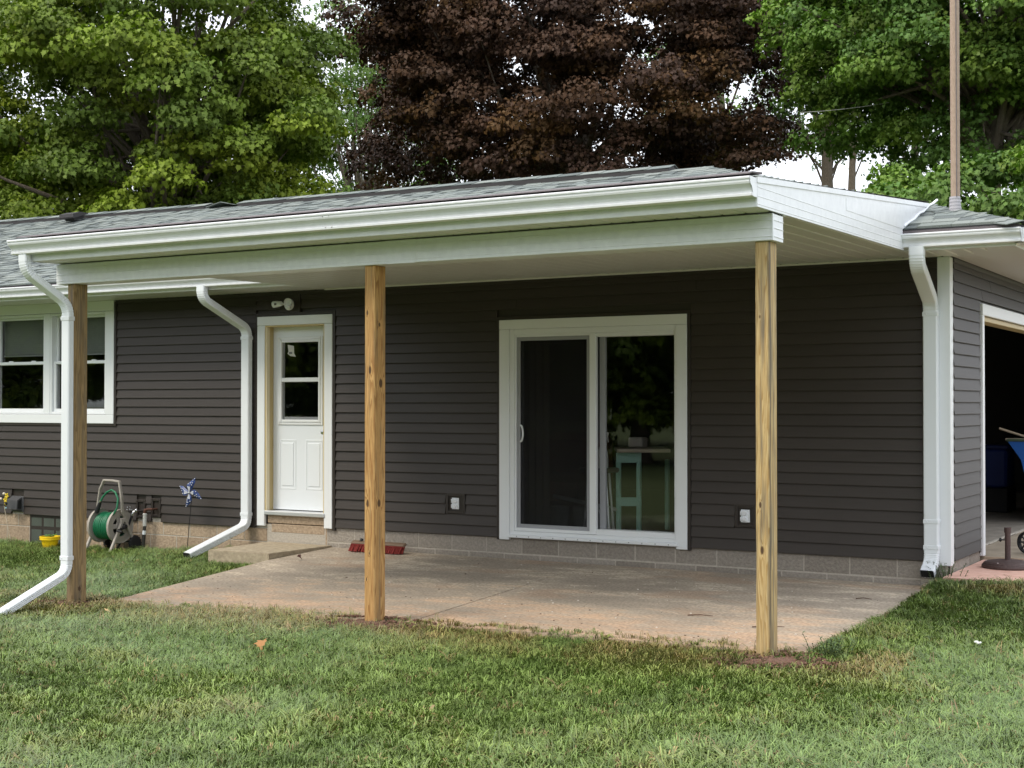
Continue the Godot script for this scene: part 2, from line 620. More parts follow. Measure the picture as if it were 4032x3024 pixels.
	part_box("partition", inner, M.room, -2.1, -2.0, -0.5, 2.49, -7.6, -0.16, 0)
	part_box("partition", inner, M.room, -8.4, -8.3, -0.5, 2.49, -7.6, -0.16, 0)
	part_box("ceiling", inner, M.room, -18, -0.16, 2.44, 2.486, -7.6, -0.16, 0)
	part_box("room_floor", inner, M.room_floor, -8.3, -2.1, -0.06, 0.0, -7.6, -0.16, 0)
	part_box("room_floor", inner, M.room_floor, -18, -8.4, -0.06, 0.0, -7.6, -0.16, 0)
	part_box("back_curb", inner, M.concrete_grey, -2.0, -0.02, -0.06, 0.14, -7.6, -7.35, 0.01)
	# ---- foundation of concrete blocks
	var found := node("foundation", H)
	part_box("mortar_bed", found, M.mortar, -18, -10.91, -0.7, -0.002, -0.2, -0.0078, 0)
	part_box("mortar_bed", found, M.mortar, -10.255, -0.02, -0.7, -0.002, -0.2, -0.0078, 0)
	part_box("mortar_bed", found, M.mortar, -10.91, -10.255, -0.7, -0.421, -0.2, -0.0078, 0)
	part_box("mortar_bed", found, M.mortar, -0.2, -0.0085, -0.7, -0.002, -1.13, -0.016, 0)
	R.seed = 5
	for row in [[0.0, -0.148, 0.0], [-0.157, -0.35, 0.2]]:
		var x0 := -6.4
		for k in 17:
			var a: float = -1.231 - 0.4 * 14 + 0.4 * k - row[2]
			var c: float = minf(a + 0.392, -0.012)
			a = maxf(a, -6.385)
			if c - a < 0.04:
				continue
			var b := MB.new()
			b.bb(a, c, row[1], row[0] - 0.003, -0.06, -0.005 + R.randf_range(-0.0025, 0.0015), 0.004)
			put("block", b, M.blocks[R.randi() % 4], found)
	for row in [[-0.049, -0.188, 0.0], [-0.197, -0.38, 0.2], [-0.389, -0.6, 0.0]]:
		for k in 28:
			var a: float = -18.0 + 0.4 * k + row[2] + 0.09
			var c := minf(a + 0.392, -7.2)
			if c - a < 0.05:
				continue
			for s in spans(a, c, row[1], row[0], [[-10.91, -10.255, -0.42, 0.0]]):
				if s[1] - s[0] < 0.03:
					continue
				var b := MB.new()
				b.bb(s[0], s[1], row[1], row[0], -0.06, -0.004 + R.randf_range(-0.002, 0.002), 0.004)
				put("block", b, M.blocks_tan[R.randi() % 3], found)
	for row in [[-0.003, -0.148], [-0.157, -0.34]]:
		for k in 3:
			var b := MB.new()
			b.bb(-0.06, -0.004, row[1], row[0], -0.02 - 0.4 * k - 0.388 + 0.1, -0.02 - 0.4 * k + (0.1 if k else 0.0), 0.004)
			put("block", b, M.blocks[k], found)
	# patched masonry under the entry door
	for q in [[-7.19, -6.39, 0.012, 0.098, 0], [-7.14, -6.42, -0.086, 0.004, 1], [-7.15, -6.93, -0.19, -0.096, 2], [-6.922, -6.42, -0.19, -0.096, 3], [-7.19, -7.148, -0.19, 0.004, 2], [-6.412, -6.386, -0.19, 0.004, 1]]:
		var b := MB.new()
		b.bb(q[0], q[1], q[2], q[3], -0.15, -0.002 - 0.003 * q[4], 0.006)
		put("block", b, M.blocks_tan[0] if q[4] < 2 else M.blocks[q[4]], found)
	# glass block basement window
	var gw := node("glass_block_window", H)
	part_box("mortar_grid", gw, M.mortar, -10.905, -10.26, -0.42, -0.062, -0.07, -0.018, 0)
	var gbm := mat(srgb(104, 114, 106), 0.12)
	for r in 2:
		for k in 3:
			var b := MB.new()
			var gx := -10.9 + 0.213 * k
			var gy := -0.2 - 0.2 * r
			b.bb(gx + 0.006, gx + 0.2, gy + 0.006, gy + 0.134 + (0.0 if r == 0 else 0.058), -0.05, -0.012, 0.006)
			for u in 9:
				var fx := gx + 0.026 + u * 0.0195
				b.tube(PackedVector3Array([Vector3(fx, gy + 0.02, -0.0115), Vector3(fx, gy + 0.12 + (0.0 if r == 0 else 0.058), -0.0115)]), PackedFloat32Array([0.0065, 0.0065]), 8)
			put("glass_block", b, gbm, gw)
	openings(H)
	eaves(H)
	roof(H)
	return H


func openings(H: Node3D) -> void:
	# ---- entry door
	var d := node("entry_door", H)
	part_box("casing_board", d, M.vinyl_white, -7.315, -7.21, -0.02, 2.128, -0.008, 0.03, 0.004)
	part_box("casing_board", d, M.vinyl_white, -6.405, -6.3, -0.012, 2.128, -0.008, 0.03, 0.004)
	part_box("casing_board", d, M.vinyl_white, -7.315, -6.3, 2.13, 2.226, -0.008, 0.032, 0.004)
	part_box("jamb", d, M.tan, -7.212, -7.197, 0.14, 2.129, -0.15, 0.022, 0.002)
	part_box("jamb", d, M.tan, -6.42, -6.404, 0.14, 2.129, -0.15, 0.022, 0.002)
	part_box("jamb", d, M.tan, -7.197, -6.42, 2.113, 2.129, -0.15, 0.022, 0.002)
	part_box("door_stop", d, mat(srgb(226, 214, 184), 0.5), -7.198, -7.188, 0.14, 2.113, -0.03, 0.018, 0.001)
	part_box("threshold", d, M.alu, -7.205, -6.39, 0.1, 0.146, -0.15, 0.045, 0.008)
	var b := MB.new()
	for s in [[-7.195, -7.075, 0.156, 2.112], [-6.573, -6.422, 0.156, 2.112], [-7.075, -6.573, 0.156, 1.108], [-7.075, -6.573, 1.96, 2.112]]:
		b.bb(s[0], s[1], s[2], s[3], -0.145, -0.1, 0)
	var slab := put("door_slab", b, M.door_white, d)
	b = MB.new()
	frame_box(b, -7.128, -6.515, 1.062, 2.006, 0.03, -0.11, -0.086, 0.006)
	frame_box(b, -7.1, -6.543, 1.09, 1.978, 0.03, -0.11, -0.08, 0.006)
	b.bb(-7.07, -6.573, 1.523, 1.569, -0.12, -0.082, 0.005)
	put("lite_frame", b, M.vinyl_white, d)
	part_box("pane", d, M.glass, -7.074, -6.574, 1.56, 1.962, -0.118, -0.114, 0)
	part_box("pane", d, M.glass, -7.074, -6.574, 1.112, 1.53, -0.112, -0.108, 0)
	part_box("sash_rail", d, M.grey_frame, -7.068, -6.578, 1.114, 1.15, -0.122, -0.117, 0.002)
	for x in [[-7.108, -6.879], [-6.749, -6.521]]:
		b = MB.new()
		frame_box(b, x[0], x[1], 0.372, 0.907, 0.018, -0.104, -0.0955, 0.004)
		b.bb(x[0] + 0.034, x[1] - 0.034, 0.41, 0.87, -0.104, -0.094, 0.008)
		put("raised_panel", b, M.door_white, d)
	b = MB.new()
	b.lathe(PackedVector2Array([Vector2(0.032, 0.0), Vector2(0.032, 0.006), Vector2(0.012, 0.012), Vector2(0.012, 0.035), Vector2(0.024, 0.04), Vector2(0.028, 0.055), Vector2(0.022, 0.068), Vector2(0.0, 0.072)]), 16, Transform3D(Basis(Vector3.RIGHT, PI / 2), Vector3(-6.475, 0.99, -0.1)))
	put("door_knob", b, M.chrome, d)
	b = MB.new()
	b.lathe(PackedVector2Array([Vector2(0.03, 0.0), Vector2(0.03, 0.012), Vector2(0.022, 0.02), Vector2(0.0, 0.022)]), 16, Transform3D(Basis(Vector3.RIGHT, PI / 2), Vector3(-6.475, 1.13, -0.1)))
	put("deadbolt", b, M.chrome, d)
	# ---- sliding glass door
	var s := node("sliding_door", H)
	part_box("casing_board", s, M.vinyl_white, -4.268, -4.157, -0.019, 2.004, -0.008, 0.032, 0.004)
	part_box("casing_board", s, M.vinyl_white, -2.413, -2.304, -0.019, 2.004, -0.008, 0.032, 0.004)
	part_box("casing_board", s, M.vinyl_white, -4.268, -2.304, 2.006, 2.098, -0.008, 0.034, 0.004)
	b = MB.new()
	b.bb(-4.157, -4.108, 0.03, 2.005, -0.15, 0.02, 0.004)
	b.bb(-2.432, -2.413, 0.03, 2.005, -0.15, 0.02, 0.003)
	b.bb(-4.108, -2.432, 1.952, 2.005, -0.15, 0.018, 0.004)
	put("frame", b, M.vinyl_white, s)
	b = MB.new()
	b.bb(-4.157, -2.39, 0.005, 0.034, -0.16, 0.052, 0.005)
	b.bb(-4.15, -2.413, 0.034, 0.068, -0.15, 0.024, 0.004)
	put("sill", b, M.vinyl_white, s)
	b = MB.new()
	for k in 13:
		b.ball(Vector3(-4.06 + k * 0.132, 0.0195, 0.052), Vector3(0.006, 0.006, 0.003), 6)
	put("weep_screw", b, M.grey_frame, s)
	b = MB.new()
	b.bb(-4.108, -4.088, 0.07, 1.952, -0.03, 0.012, 0.003)
	b.bb(-3.296, -3.228, 0.07, 1.952, -0.03, 0.016, 0.006)
	b.bb(-4.088, -3.296, 0.07, 0.1, -0.03, 0.011, 0.003)
	b.bb(-4.088, -3.296, 1.93, 1.952, -0.03, 0.011, 0.003)
	put("outer_stile", b, M.vinyl_white, s)
	b = MB.new()
	frame_box(b, -4.088, -3.297, 0.1, 1.93, 0.036, -0.028, -0.004, 0.003)
	put("screen_frame", b, M.grey_frame, s)
	put("screen_mesh", rect_z(-4.052, -3.333, 0.136, 1.894, -0.016), M.glass_screen, s)
	b = MB.new()
	frame_box(b, -4.1, -3.25, 0.08, 1.945, 0.05, -0.09, -0.05, 0.004)
	put("sash", b, M.grey_frame, s)
	put("pane", rect_z(-4.05, -3.3, 0.13, 1.895, -0.07), M.glass, s)
	b = MB.new()
	b.bb(-3.228, -3.168, 0.07, 1.916, -0.1, -0.06, 0.004)
	put("interlock_stile", b, M.grey_frame, s)
	b = MB.new()
	b.bb(-3.228, -2.432, 1.914, 1.952, -0.1, 0.008, 0.004)
	b.bb(-3.228, -2.432, 0.068, 0.121, -0.1, 0.012, 0.005)
	put("fixed_rail", b, M.vinyl_white, s)
	put("pane", rect_z(-3.17, -2.43, 0.118, 1.916, -0.085), M.glass, s)
	b = MB.new()
	var hp := PackedVector3Array()
	for k in 13:
		var t := PI * k / 12.0
		hp.append(Vector3(-4.046 + 0.042 * sin(t), 1.005 + 0.078 * cos(t), -0.002 + 0.03 * sin(t)))
	b.tube(hp, PackedFloat32Array([0.009]), 8)
	put("handle", b, M.vinyl_white, s)
	# ---- window of two double-hung units
	var w := node("window", H)
	part_box("casing_board", w, M.vinyl_white, -9.61, -9.475, 1.166, 2.37, -0.008, 0.03, 0.004)
	part_box("casing_board", w, M.vinyl_white, -11.72, -11.585, 1.166, 2.37, -0.008, 0.03, 0.004)
	part_box("casing_board", w, M.vinyl_white, -11.72, -9.475, 1.06, 1.164, -0.008, 0.032, 0.004)
	part_box("casing_board", w, M.vinyl_white, -11.72, -9.475, 2.372, 2.489, -0.008, 0.032, 0.004)
	part_box("mullion", w, M.vinyl_white, -10.642, -10.556, 1.168, 2.368, -0.12, 0.014, 0.004)
	for u in [[-11.583, -10.644], [-10.554, -9.612]]:
		b = MB.new()
		frame_box(b, u[0], u[1], 1.168, 2.368, 0.028, -0.12, 0.01, 0.004)
		put("frame", b, M.vinyl_white, w)
		b = MB.new()
		frame_box(b, u[0] + 0.028, u[1] - 0.028, 1.196, 1.8, 0.036, -0.055, -0.02, 0.004)
		put("lower_sash", b, M.vinyl_white, w)
		b = MB.new()
		frame_box(b, u[0] + 0.028, u[1] - 0.028, 1.762, 2.34, 0.03, -0.1, -0.062, 0.004)
		put("upper_sash", b, M.vinyl_white, w)
		put("pane", rect_z(u[0] + 0.06, u[1] - 0.06, 1.23, 1.77, -0.04), M.glass, w)
		put("pane", rect_z(u[0] + 0.055, u[1] - 0.055, 1.79, 2.312, -0.08), M.glass, w)
		b = MB.new()
		for k in 2:
			b.bb(u[0] + 0.26 + k * 0.4, u[0] + 0.32 + k * 0.4, 1.8, 1.812, -0.05, -0.025, 0.003)
		put("sash_lock", b, M.vinyl_white, w)
		b = MB.new()
		for k in 19:
			b.box(Vector3((u[0] + u[1]) / 2, 2.33 - k * 0.0235, -0.15), Vector3(u[1] - u[0] - 0.07, 0.024, 0.003), 0.0, Basis(Vector3.RIGHT, 0.35))
		b.bb(u[0] + 0.035, u[1] - 0.035, 1.868, 1.892, -0.16, -0.135, 0.004)
		put("blind", b, mat(srgb(112, 118, 114), 0.7), w)


func rect_z(x0: float, x1: float, y0: float, y1: float, z: float) -> MB:
	var b := MB.new()
	b.bb(x0, x1, y0, y1, z - 0.002, z + 0.002)
	return b


func soffit_panel(x0: float, x1: float, z0: float, z1: float, y0: float, y1: float) -> MB:
	# a board with bevelled long edges, running from z0 (height y0) to z1 (height y1)
	var b := MB.new()
	var p := PackedVector2Array([Vector2(x0, 0.025), Vector2(x0 + 0.002, 0.0), Vector2(x1 - 0.025, 0.0), Vector2(x1 - 0.001, 0.025), Vector2(x1, 0.025)])
	b.prism(p, Vector3(0, y0, z0), Vector3.RIGHT, Vector3.UP, Vector3(0, y1 - y0, z1 - z0))
	return b


func eaves(H: Node3D) -> void:
	# left of the patio roof and right of it
	var so := node("soffit", H)
	for k in 78:
		var x := -18.0 + k * 0.151
		if x < -6.42:
			put("soffit_panel", soffit_panel(x, x + 0.151, 0.002, 0.61, 2.49, 2.49), M.soffit, so)
	for k in 6:
		var x := -0.18 + k * 0.14
		put("soffit_panel", soffit_panel(x, x + 0.14, 0.002 if k < 1 else 0.0 + maxf(0.0, x), 0.61, 2.49, 2.49), M.soffit, so)
	var ss := MB.new()
	ss.prism(PackedVector2Array([Vector2(0.018, 0.004), Vector2(0.62, 0.6), Vector2(0.62, -7.6), Vector2(0.018, -7.6)]), Vector3(0, 2.493, 0), Vector3.RIGHT, Vector3(0, 0, 1), Vector3(0, 0.008, 0))
	put("side_soffit", ss, M.soffit, so)
	var fa := node("fascia", H)
	part_box("fascia_board", fa, M.white, -18, -6.3, 2.482, 2.66, 0.61, 0.625, 0.003)
	part_box("fascia_board", fa, M.white, -0.2, 0.64, 2.482, 2.63, 0.61, 0.625, 0.003)
	part_box("fascia_board", fa, M.white, 0.62, 0.635, 2.482, 2.63, -7.6, 0.61, 0.003)
	put("gutter", gutter(Vector3(-18, 2.512, 0.626), Vector3(11.6, 0, 0), Vector3(0, 0, 1), 0.11), M.white, H)
	put("gutter", gutter(Vector3(-0.19, 2.503, 0.626), Vector3(0.88, 0, 0), Vector3(0, 0, 1), 0.105), M.white, H)
	put("gutter", gutter(Vector3(0.636, 2.503, 0.69), Vector3(0, 0, -8.0), Vector3(1, 0, 0), 0.105), M.white, H)


func roof(H: Node3D) -> void:
	var rf := node("roof", H)
	var zr := -3.63
	var e := 0.7
	# decks: front slope, hip end, back slope
	var b := MB.new()
	var A := Vector3(-18.6, roof_y(-18.6, e), e)
	var hip := Vector3(e, roof_y(e, e), e)
	var top := Vector3(-3.63, roof_y(-3.63, zr), zr)
	var topl := Vector3(-18.6, roof_y(-18.6, zr), zr)
	var bc := Vector3(e, roof_y(e, e), zr - (e - zr))
	var bl := Vector3(-18.6, roof_y(e, e), zr - (e - zr))
	var dn := Vector3(0, -0.012, 0)
	b.quad(A + dn, hip + dn, top + dn, topl + dn, Vector3(0, 0.95, 0.31))
	b.tri(hip + dn, bc + dn, top + dn, Vector3(0.31, 0.95, 0))
	b.quad(bc + dn, bl + dn, topl + dn, top + dn, Vector3(0, 0.95, -0.31))
	put("roof_deck", b, M.strip, rf)
	b = MB.new()
	b.tri(topl + dn, A + dn, bl + dn, Vector3.LEFT)
	put("gable_end", b, M.siding, rf)
	# the starter strip that shows above the gutter on the right and left eaves
	b = MB.new()
	for s in [[-18.6, -6.3], [-0.19, 0.66]]:
		b.bb(s[0], s[1], -0.004, 0.004, -0.1, 0.03)
	var st := MB.new()
	for s in [[-18.6, -6.3], [-0.2, 0.68]]:
		var y0 := 2.615
		st.bb(s[0], s[1], y0 - 0.006, y0 + 0.024, e - 0.1, e + 0.004, 0.002)
		st.bb(s[0], s[1], y0 - 0.03, y0 - 0.006, e - 0.02, e + 0.015, 0.002)
	put("starter_strip", st, M.strip, rf)
	# shingles, course by course up the front slope; the 300 that show largest are parts, the rest are one
	R.seed = 77
	var cand := []
	var eye := Vector3(2.72, 1.28, 11.65)
	var slope := atan(0.329)
	var ex := 0.132
	for k in 35:
		var s0 := k * ex
		var z := e - (s0 + 0.02) * cos(slope)
		if z < zr + 0.05:
			break
		var x := -18.6 - R.randf() * 0.3
		while true:
			var gap := R.randf() < 0.3
			var w := ([0.07, 0.1, 0.14] if gap else [0.14, 0.2, 0.26])[R.randi() % 3] as float
			var hipx := z - 0.12
			if x > hipx:
				break
			var x1 := minf(x + w - 0.004, hipx + 0.05)
			var y := roof_y((x + x1) / 2, z)
			# hidden behind the patio roof?
			var vis := true
			var g := Vector3((x + x1) / 2, y, z)
			var t := (11.65 - 3.98) / (11.65 - z)
			var gx := lerpf(eye.x, g.x, t)
			var gy := lerpf(eye.y, g.y, t)
			if gx > -6.5 and gx < -0.2 and gy < 2.6:
				vis = false
			var d := eye.distance_to(g)
			cand.append([x, x1, z, y, d if vis else d + 1000.0, R.randf(), gap])
			x += w
	cand.sort_custom(func(p, q): return p[4] < q[4])
	var by := []
	for k in 6:
		by.append(MB.new())
	var count := 0
	for q in cand:
		var B := Basis(Vector3.RIGHT, slope - 0.028)
		var thick: float = 0.007 if q[6] else 0.015 + 0.004 * q[5]
		var m := 2 if q[6] else int(q[5] * 4.99)
		var o := Vector3((q[0] + q[1]) / 2, q[3] + thick * 0.5 + 0.003, q[2] - 0.06)
		o.y = roof_y(o.x, o.z) + thick * 0.5 + 0.003
		if count < 300 and q[4] < 500.0:
			var sb := MB.new()
			sb.box(o, Vector3(q[1] - q[0], thick, 0.165), 0.0, B)
			put("shingle", sb, M.shingles[m], rf)
		else:
			by[m].box(o, Vector3(q[1] - q[0], thick, 0.165), 0.0, B)
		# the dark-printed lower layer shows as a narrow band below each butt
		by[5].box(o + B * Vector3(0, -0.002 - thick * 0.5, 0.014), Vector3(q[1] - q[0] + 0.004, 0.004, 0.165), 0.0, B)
		count += 1
	for k in 6:
		kind(put("shingle_field" if k < 5 else "shingle_underlayer", by[k], M.shingles[k] if k < 5 else M.strip_dark, rf), "stuff")
	# caps along the hip and the vents along the ridge
	var dir := (top - hip).normalized()
	var L := hip.distance_to(top)
	var k := 0
	while k * 0.14 < L - 0.05:
		var o := hip + dir * (k * 0.14 + 0.08)
		var sb := MB.new()
		var cap_s := Vector3.UP.cross(dir).normalized()
		for sd in [-1.0, 1.0]:
			var down: Vector3 = (cap_s * sd - Vector3.UP * 0.235).normalized()
			var up := dir.cross(down).normalized()
			if up.y < 0:
				up = -up
			var lift := (dir * 0.99 + up * -0.05).normalized()
			var BB := Basis(down, lift.cross(down).normalized() * (1.0 if lift.cross(down).y > 0 else -1.0), lift)
			sb.box(o + down * 0.075 + up * 0.014, Vector3(0.15, 0.007, 0.2), 0.0, BB)
		put("hip_cap", sb, M.shingles[(k * 3 + 1) % 5], rf)
		k += 1
	for v in [[-18.6, -11.35], [-10.72, -4.05]]:
		var vb := MB.new()
		var y0 := roof_y(v[0], zr)
		var y1 := roof_y(v[1], zr)
		var along := Vector3(v[1] - v[0], y1 - y0, 0)
		var sect := PackedVector2Array([Vector2(-0.15, -0.06), Vector2(-0.15, 0.006), Vector2(0.0, 0.058), Vector2(0.15, 0.006), Vector2(0.15, -0.06)])
		vb.prism(sect, Vector3(v[0], y0, zr), Vector3(0, 0, 1), Vector3.UP, along)
		put("ridge_vent", vb, M.vent_black, rf)
		var n := int(along.length() / 0.3)
		for i in n:
			var cb := MB.new()
			var o := Vector3(v[0], y0, zr) + along * (i + 0.5) / n
			for sd in [-1.0, 1.0]:
				cb.box(o + Vector3(0, 0.04, sd * 0.075), Vector3(along.length() / n + 0.03, 0.006, 0.165), 0.0, Basis(Vector3.RIGHT, sd * 0.33) * Basis(Vector3.BACK, 0.012))
			put("ridge_cap", cb, M.shingles[(i * 2 + 3) % 5], rf)
	# where the rear wing's ridge dies into this one
	var sad := MB.new()
	for i in 5:
		for sd in [-1.0, 1.0]:
			sad.box(Vector3(-11.0 + sd * 0.13, roof_y(-11, zr) + 0.016 - i * 0.004, zr + 0.12 - i * 0.14), Vector3(0.29, 0.008, 0.16), 0.0, Basis(Vector3.BACK, -sd * 0.2))
	put("wing_ridge_cap", sad, M.shingles[3], rf)
	# low box vent on the left slope
	var bv := MB.new()
	var vo := Vector3(-13.8, roof_y(-13.8, -3.3) + 0.04, -3.3)
	var vB := Basis(Vector3.RIGHT, slope)
	bv.box(vo + vB * Vector3(0, 0.03, 0), Vector3(0.2, 0.06, 0.2), 0.004, vB)
	bv.prism(PackedVector2Array([Vector2(-0.15, 0.05), Vector2(-0.15, 0.065), Vector2(0.0, 0.115), Vector2(0.14, 0.115), Vector2(0.16, 0.07), Vector2(0.16, 0.05)]), vo + vB * Vector3(-0.15, 0, 0), vB * Vector3(0, 0, 1), vB * Vector3(0, 1, 0), vB * Vector3(0.3, 0, 0))
	put("box_vent", bv, M.vent_black, rf)


func ceil_y(z: float) -> float:
	return 2.492 - 0.0125 * z


func patio_roof() -> void:
	var P := node("patio_roof")
	tag(P, "new white patio roof with boxed beam, gutter and ribbed side fascia", "patio roof")
	var x0 := -6.39
	var x1 := -0.2
	# roof deck, a thick low-slope slab that runs up onto the house roof
	var b := MB.new()
	var f := Vector3(x0, 2.618, 3.9)
	var k := Vector3(x0, roof_y(x0, -0.3) + 0.015, -0.3)
	var w := Vector3(x1 - x0 - 0.004, 0, 0)
	var t := Vector3(0, -0.02, 0)
	b.quad(f, f + w, k + w, k, Vector3(0, 1, 0.08).normalized())
	b.quad(f + t, f + w + t, k + w + t, k + t, Vector3(0, -1, -0.08).normalized())
	b.quad(f, f + t, k + t, k, Vector3.LEFT)
	b.quad(f, f + w, f + w + t, f + t, Vector3.BACK)
	put("roof_deck", b, M.strip, P)
	b = MB.new()
	b.prism(PackedVector2Array([Vector2(0.0, 0.0), Vector2(0.05, -0.014), Vector2(0.05, -0.008), Vector2(0.0, 0.008), Vector2(-0.16, 0.024), Vector2(-0.16, 0.01)]), Vector3(x0 - 0.04, 2.634, 3.93), Vector3(0, 0, 1), Vector3.UP, Vector3(x1 - x0 + 0.04, 0, 0))
	put("edge_strip", b, M.strip, P)
	# ceiling boards
	var c := node("ceiling", P)
	R.seed = 3
	for i in 41:
		var a := x1 - 0.0015 - 0.151 * (i + 1)
		put("ceiling_board", soffit_panel(a, a + 0.151, 0.022, 3.405, ceil_y(0.0), ceil_y(3.405)), M.soffit, c)
	for i in 41:
		var a := x1 - 0.0015 - 0.151 * (i + 1)
		put("soffit_board", soffit_panel(a, a + 0.151, 3.604, 3.862, ceil_y(3.6) - 0.004, ceil_y(3.86) - 0.004), M.soffit, c)
	var trim := MB.new()
	trim.bb(x0, x1, 2.478, 2.4915, 0.021, 0.05, 0.002)
	trim.box(Vector3((x0 + x1) / 2, ceil_y(3.38) - 0.004, 3.385), Vector3(x1 - x0, 0.012, 0.036), 0.002)
	put("edge_trim", trim, M.soffit, c)
	# beam boxed in aluminium, with its pressed ribs
	var bm := node("beam", P)
	part_box("beam_box", bm, M.white, x0, x1, 2.273, 2.436, 3.41, 3.6, 0.003)
	b = MB.new()
	for y in [2.298, 2.349, 2.397]:
		b.bb(x0 + 0.002, x1 - 0.002, y - 0.003, y + 0.003, 3.598, 3.6035, 0.0015)
		b.bb(x1 - 0.002, x1 + 0.0035, y - 0.003, y + 0.003, 3.412, 3.6, 0.0015)
	put("rib", b, M.white, bm)
	part_box("corner_strip", bm, M.white, x1 - 0.006, x1 + 0.006, 2.271, 2.436, 3.594, 3.606, 0.002)
	part_box("seam_lap", bm, M.white, -3.05, -2.8, 2.2715, 2.436, 3.5985, 3.6015, 0.0005)
	# front fascia and gutter
	part_box("front_fascia", P, M.white, x0, x1 + 0.004, 2.438, 2.61, 3.863, 3.878, 0.003)
	var g := node("gutter", P)
	put("gutter_run", gutter(Vector3(-6.505, 2.492, 3.879), Vector3(6.31, 0, 0), Vector3(0, 0, 1), 0.113), M.white, g)
	var lap := MB.new()
	var gp := gutter(Vector3(-3.32, 2.4915, 3.8795), Vector3(0.085, 0, 0), Vector3(0, 0, 1), 0.1145)
	put("gutter_joint", gp, M.white, g)
	for q in [[-3.305, 2.585], [-3.25, 2.585], [-3.305, 2.51], [-3.25, 2.51]]:
		lap.ball(Vector3(q[0], q[1], 3.998 if q[1] > 2.55 else 3.963), Vector3(0.007, 0.007, 0.004), 6)
	put("rivet", lap, M.alu, g)
	# side fascia that closes the patio roof against the sloping house roof
	for side in [x1, x0]:
		var rf := node("side_fascia", P)
		var out := 1.0 if side == x1 else -1.0
		var th := Vector3(0.014 * out, 0, 0)
		var poly := PackedVector2Array([Vector2(3.884, 2.44), Vector2(3.884, 2.606), Vector2(-0.33, 2.962), Vector2(0.606, 2.655), Vector2(0.66, 2.61), Vector2(0.642, 2.487)])
		b = MB.new()
		b.prism(poly, Vector3(side - 0.002 * out, 0, 0), Vector3(0, 0, 1), Vector3.UP, th)
		put("fascia_sheet", b, M.white, rf)
		b = MB.new()
		b.prism(PackedVector2Array([Vector2(3.89, 2.579), Vector2(3.89, 2.613), Vector2(-0.36, 2.972), Vector2(-0.36, 2.938)]), Vector3(side, 0, 0), Vector3(0, 0, 1), Vector3.UP, Vector3(0.019 * out, 0, 0))
		put("top_flange", b, M.white, rf)
		b = MB.new()
		for r in [0.016, 0.062, 0.115]:
			var p := Vector3(side + 0.011 * out, 2.44 + r, 3.88)
			var q := Vector3(side + 0.011 * out, 2.487 + r, 0.65)
			b.tube(PackedVector3Array([p, q]), PackedFloat32Array([0.003, 0.003]), 6)
		put("rib", b, M.white, rf)
		b = MB.new()
		b.prism(PackedVector2Array([Vector2(2.172, 2.622), Vector2(2.172, 2.708), Vector2(-0.2, 2.91), Vector2(0.52, 2.69), Vector2(0.628, 2.652)]), Vector3(side + 0.0105 * out, 0, 0), Vector3(0, 0, 1), Vector3.UP, Vector3(0.004 * out, 0, 0))
		put("lapped_sheet", b, M.white, rf)
		b = MB.new()
		var fl := PackedVector3Array()
		for i in 12:
			var s := i / 11.0
			var z := lerpf(0.68, -0.36, s)
			fl.append(Vector3(side + 0.016 * out + 0.004 * sin(i * 2.3), roof_y(side, z) + 0.024 + 0.006 * sin(i * 1.7), z))
		b.tube(fl, PackedFloat32Array([0.011]), 6)
		put("flashing_edge", b, M.white_satin, rf)
	# three square posts
	var posts := [
		[Vector3(-0.275, 0, 3.51), 0.0, 0.089, 0.135, wood(srgb(190, 164, 116), srgb(152, 118, 66), [[0.3, 1.05, 0.012], [0.45, 0.75, 0.016], [0.3, 2.3, 0.006]], 0.06, 21, 2.8, [[1.07, 0.12, 0.85], [1.45, 0.05, 0.5], [0.05, 0.04, 0.3]]), "rough yellow-tan wooden post with grey weathered streak, beside the lawn corner", -0.28],
		[Vector3(-3.21, 0, 3.51), 0.0, 0.089, 0.135, wood(srgb(190, 150, 94), srgb(138, 94, 46), [[0.25, 2.44, 0.012], [0.55, 2.0, 0.018], [1.55, 1.9, 0.02], [0.3, 0.98, 0.017], [1.4, 0.98, 0.017], [0.5, 0.6, 0.007], [0.2, 0.4, 0.008], [1.4, 2.35, 0.01]], -0.25, 22, 2.8), "golden wooden post with dark round knots, between the two doors", -0.33],
		[Vector3(-6.235, 0, 3.51), -14.0, 0.092, 0.13, wood(srgb(150, 126, 88), srgb(112, 90, 58), [[1.5, 0.2, 0.012]], 0.12, 23, 2.8), "dull grey-brown wooden post behind the long white downspout", -0.42]]
	for q in posts:
		var o := node("wooden_post", self, q[0] + Vector3(0, q[6], 0))
		tag(o, q[5], "post", "wooden posts holding up the patio roof")
		o.rotation_degrees.y = q[1]
		post(o, q[2], q[3], 2.272 - q[6], q[4])


